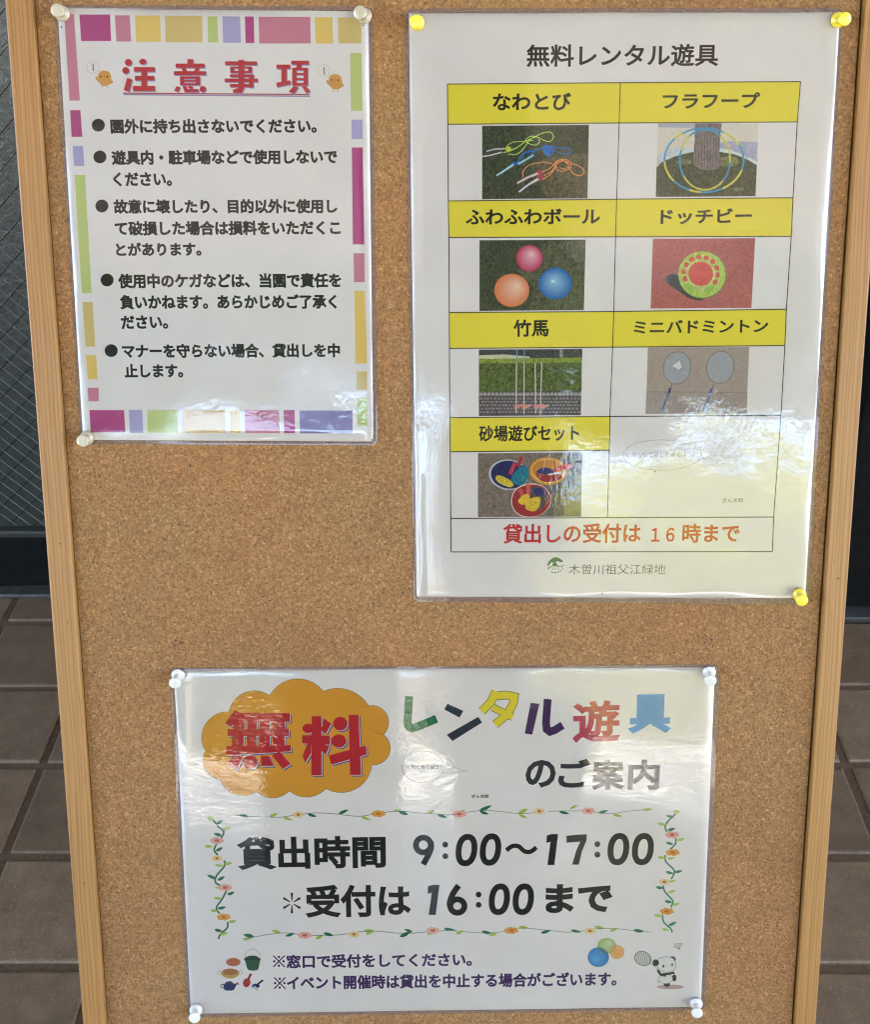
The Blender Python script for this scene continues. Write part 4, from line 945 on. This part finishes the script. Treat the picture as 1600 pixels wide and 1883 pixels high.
garland(zl, [[(345, 87), (400, 92), (480, 95), (600, 98), (690, 85), (800, 74), (900, 78), (1000, 90), (1060, 92), (1150, 78), (1270, 63), (1400, 75), (1530, 82), (1598, 82)]],
 [(703, 83, FY), (1157, 78, FO)], [(425, 96, 190, 62, 16, DG), (540, 95, -22, 52, 18, LG), (615, 97, 18, 60, 14, LG), (755, 80, 15, 55, 16, DG), (930, 78, -22, 62, 18, DG), (1060, 93, 22, 58, 16, LG), (1240, 64, -15, 48, 16, LG), (1270, 65, 18, 60, 20, DG), (1430, 76, -20, 50, 18, LG), (1490, 82, 18, 58, 18, DG)], 1.0).build('garland')
garland(zr_, [[(0, 90), (60, 80), (200, 60), (300, 65), (420, 78), (525, 68)], [(578, 65), (700, 62), (800, 65), (920, 78), (1050, 62), (1165, 52)]],
 [(75, 80, FP), (528, 64, FY), (805, 62, FP)], [(185, 62, -22, 82, 20, DG), (190, 64, 18, 55, 18, DG), (80, 66, -15, 30, 12, LG), (408, 76, -25, 62, 22, LG), (410, 78, 28, 56, 16, LG), (640, 66, 12, 60, 16, DG), (700, 50, -25, 50, 14, LG), (860, 74, -14, 60, 16, DG), (945, 82, 12, 54, 16, LG), (1110, 56, -4, 60, 16, LG)], .9, (80, 110, 96)).build('garland')
garland(zl, [[(390, 785), (450, 775), (560, 757), (650, 752), (740, 765), (830, 765), (940, 762), (1050, 745), (1150, 742), (1300, 755), (1440, 745), (1598, 735)]],
 [(740, 765, FP), (1018, 760, FY), (1465, 738, FP)], [(455, 775, 192, 66, 22, DG), (445, 780, 165, 58, 12, LG), (605, 752, 195, 55, 18, LG), (628, 770, -16, 60, 16, DG), (845, 752, 14, 60, 20, DG), (800, 785, -25, 52, 18, LG), (1075, 738, 4, 60, 22, LG), (1085, 762, -30, 48, 16, LG), (1350, 748, 200, 50, 16, DG), (1275, 774, -24, 70, 22, DG), (1430, 758, -8, 40, 14, LG), (1525, 726, 8, 62, 16, DG)], 1.0).build('garland')
garland(zr_, [[(0, 735), (100, 745), (240, 752), (370, 738), (440, 725), (560, 735), (680, 747), (760, 742), (860, 728), (960, 728), (1060, 738), (1160, 748)]],
 [(370, 738, FO), (815, 740, FY)], [(0, 728, 8, 45, 14, DG), (55, 757, -22, 50, 18, LG), (200, 742, 12, 60, 18, DG), (290, 757, 170, 50, 16, LG), (410, 718, 4, 56, 18, LG), (535, 752, -14, 62, 18, DG), (705, 735, 12, 62, 16, DG), (840, 716, 10, 56, 20, LG), (925, 742, -20, 50, 16, LG), (1060, 735, 8, 62, 20, DG)], .9, (80, 110, 96)).build('garland')
garland(zl, [[(215, 105), (250, 150), (282, 180), (268, 215)], [(240, 250), (228, 285), (250, 312)], [(285, 342), (285, 375), (240, 430), (235, 465), (262, 485)], [(297, 515), (270, 565), (240, 610), (258, 642)], [(303, 690), (302, 722), (262, 760), (252, 788)]],
 [(243, 230, FP), (243, 330, FY), (290, 495, FP), (282, 662, FO)], [(190, 100, 8, 42, 26, LG), (235, 138, -28, 52, 16, DG), (270, 168, -15, 58, 18, LG), (270, 205, 200, 48, 20, DG), (173, 260, 4, 48, 18, LG), (235, 290, -28, 48, 18, DG), (285, 362, -8, 46, 18, LG), (230, 368, 4, 52, 14, LG), (238, 448, 205, 58, 18, DG), (245, 455, -28, 50, 18, DG), (228, 494, 4, 40, 12, LG), (300, 535, -18, 46, 18, DG), (225, 552, 8, 50, 16, LG), (205, 622, 10, 46, 16, LG), (246, 614, -10, 50, 18, DG), (305, 690, -8, 50, 18, LG), (228, 732, 12, 48, 18, DG), (258, 762, -15, 50, 18, LG)], 3.2, DG).build('garland')
DR, LR = (66, 134, 110), (186, 204, 112)
garland(zr_, [[(1300, 80), (1262, 115), (1240, 150), (1250, 182)], [(1300, 215), (1298, 250), (1268, 280)], [(1240, 312), (1245, 350), (1292, 400), (1275, 448)], [(1228, 482), (1240, 520), (1283, 570), (1272, 608)], [(1225, 650), (1232, 690), (1272, 728), (1280, 750)]],
 [(1280, 197, FP), (1283, 297, FO), (1235, 463, FY), (1250, 630, FO)], [(1285, 70, -10, 38, 26, LR), (1290, 100, 195, 48, 16, DR), (1195, 132, 10, 52, 18, LR), (1252, 172, -14, 48, 18, DR), (1305, 228, -12, 48, 18, LR), (1244, 240, 14, 46, 16, DR), (1196, 322, 8, 50, 18, LR), (1250, 335, -14, 50, 14, LR), (1242, 405, 14, 48, 16, DR), (1290, 408, -8, 50, 16, DR), (1260, 462, -10, 42, 14, LR), (1186, 492, 8, 50, 18, DR), (1252, 526, -18, 50, 16, LR), (1236, 570, 12, 46, 18, DR), (1280, 594, -14, 46, 16, LR), (1176, 650, 8, 50, 18, LR), (1258, 710, -24, 52, 18, DR), (1222, 728, 12, 46, 16, LR)], 3.0, DR).build('garland')
# small drawings
q = zm(380, 1730, 13.333)
def draw(name, fn): P = Cn.pr(.03); fn(P); P.build(name)
draw('sieve_drawing', lambda P: (P.poly(q(ell(655, 505, 178, 102)), (190, 108, 74)), P.ribbon(q(ell(318, 765, 42, 46, 16)), 1.1, (200, 180, 130), closed=True), P.ribbon(q(ell(835, 755, 42, 46, 16)), 1.1, (200, 180, 130), closed=True),
    P.poly(q(catmull([(360, 760), (440, 690), (580, 660), (720, 690), (800, 755), (780, 830), (690, 890), (570, 905), (450, 880), (380, 830)], 4, True)), (206, 168, 92)), P.poly(q(ell(580, 745, 195, 82)), (178, 120, 72))))
draw('bucket_drawing', lambda P: (P.ribbon(q(catmull([(930, 360), (980, 270), (1060, 205), (1130, 188), (1210, 205), (1280, 280), (1325, 370)])), 1.0, (186, 176, 120)),
    P.poly(q(catmull([(920, 450), (950, 390), (1050, 350), (1130, 345), (1230, 360), (1330, 440), (1310, 480), (1270, 670), (1190, 712), (1080, 712), (1000, 670), (950, 490)], 3, True)), (44, 88, 62)), P.poly(q(catmull([(925, 445), (960, 395), (1050, 355), (1130, 350), (1230, 365), (1325, 440), (1130, 470)], 3, True)), (36, 70, 50))))
draw('watering_can_drawing', lambda P: (P.ribbon(q(ell(395, 1095, 48, 44, 16)), 1.6, (34, 42, 88), closed=True), P.poly(q(catmull([(420, 1060), (500, 985), (600, 975), (670, 1030), (740, 1040), (700, 1130), (660, 1190), (560, 1205), (450, 1190), (415, 1120)], 4, True)), (40, 50, 106)),
    P.poly(q([(445, 1040), (500, 988), (600, 980), (665, 1040)]), (84, 44, 78)), P.poly(q([(720, 1030), (750, 988), (800, 1045), (770, 1070)]), (156, 36, 56))))
draw('shovel_drawing', lambda P: (P.poly(q(ell(985, 1010, 92, 112, 24, .3)), (186, 52, 56)), P.ribbon(q([(1020, 930), (1090, 790)]), 4.4, (156, 34, 48))))
draw('rake_drawing', lambda P: (P.ribbon(q([(1240, 1060), (1385, 945)]), 3.6, (38, 44, 96)), P.poly(q(catmull([(1090, 1120), (1130, 1060), (1200, 1030), (1290, 1060), (1300, 1110), (1240, 1130), (1180, 1090)], 3, True)), (38, 44, 96)), [P.ribbon(q([(1130+k*42, 1080+k*8), (1105+k*45, 1130+k*22)]), 1.4, (38, 44, 96)) for k in range(4)]))
q = zm(1060, 1700, 7.2727)
draw('ball_drawing', lambda P: (P.fan(q(ell(405, 275, 122, 102)), q([(440, 230)])[0], (216, 226, 196), (168, 200, 110)), P.ribbon(q(ell(405, 275, 122, 102)), .5, (150, 180, 110), closed=True)))
draw('ball_drawing', lambda P: (P.fan(q(ell(543, 358, 98, 92)), q([(540, 380)])[0], (244, 176, 106), (240, 190, 130)), P.ribbon(q(ell(543, 358, 98, 92)), .5, (216, 170, 110), closed=True)))
draw('ball_drawing', lambda P: (P.fan(q(ell(293, 428, 140, 128)), q([(240, 470)])[0], (110, 184, 236), (62, 138, 214)), P.ribbon(q(ell(293, 428, 140, 128)), .7, (44, 100, 166), closed=True)))
GP = (62, 62, 66)
def panda(P):
    P.poly(q(ell(1255, 825, 182, 30)), (196, 166, 164)); P.ribbon(q([(985, 510), (1060, 560), (1120, 640)]), 1.2, (150, 150, 156))
    P.poly(q(ell(888, 445, 112, 92, 28, .45)), (214, 214, 214)); P.ribbon(q(ell(888, 445, 112, 92, 28, .45)), 1.3, (84, 84, 86), closed=True)
    for k in range(-4, 5): P.ribbon(q([(905+k*24, 445-82*math.sqrt(1-(k/5.2)**2)+k*6), (868+k*24, 445+82*math.sqrt(1-(k/5.2)**2)+k*10)]), .75, (110, 110, 112))
    P.poly(q(ell(1100, 750, 32, 24)), (226, 226, 224)); P.poly(q(ell(1208, 790, 42, 34)), GP); P.poly(q(ell(1308, 705, 30, 46)), GP)
    P.poly(q(ell(1192, 718, 98, 66)), (88, 88, 90)); P.poly(q(ell(1192, 718, 94, 62)), (236, 236, 234)); P.ribbon(q([(1085, 600), (1130, 665), (1200, 672)]), 4.6, GP); P.ribbon(q([(1130, 662), (1230, 650), (1312, 635)]), 4.4, GP)
    P.poly(q(ell(1288, 452, 42, 34, 20, .6)), GP); P.poly(q(catmull([(1070, 500), (1110, 440), (1200, 420), (1290, 440), (1325, 500), (1330, 560), (1290, 610), (1200, 632), (1130, 610), (1085, 560)], 4, True)), (96, 96, 98))
    P.poly(q(catmull([(1074, 502), (1113, 445), (1200, 425), (1287, 445), (1320, 502), (1325, 558), (1287, 605), (1200, 627), (1133, 605), (1090, 558)], 4, True)), (238, 238, 236)); P.poly(q(ell(1060, 502, 44, 44)), GP)
    P.poly(q(ell(1162, 548, 15, 20, 12)), GP); P.poly(q(ell(1280, 530, 13, 18, 12)), GP); P.poly(q(ell(1243, 552, 7, 5, 8)), (150, 150, 150))
    P.poly(q([(1300, 290), (1330, 245), (1415, 242), (1385, 300), (1350, 312)]), (214, 212, 210)); P.ribbon(q([(1300, 290), (1330, 245), (1415, 242), (1385, 300), (1350, 312), (1300, 290)]), .6, (120, 116, 116)); P.poly(q(ell(1370, 312, 16, 14, 10)), (196, 120, 120))
draw('panda_drawing', panda)
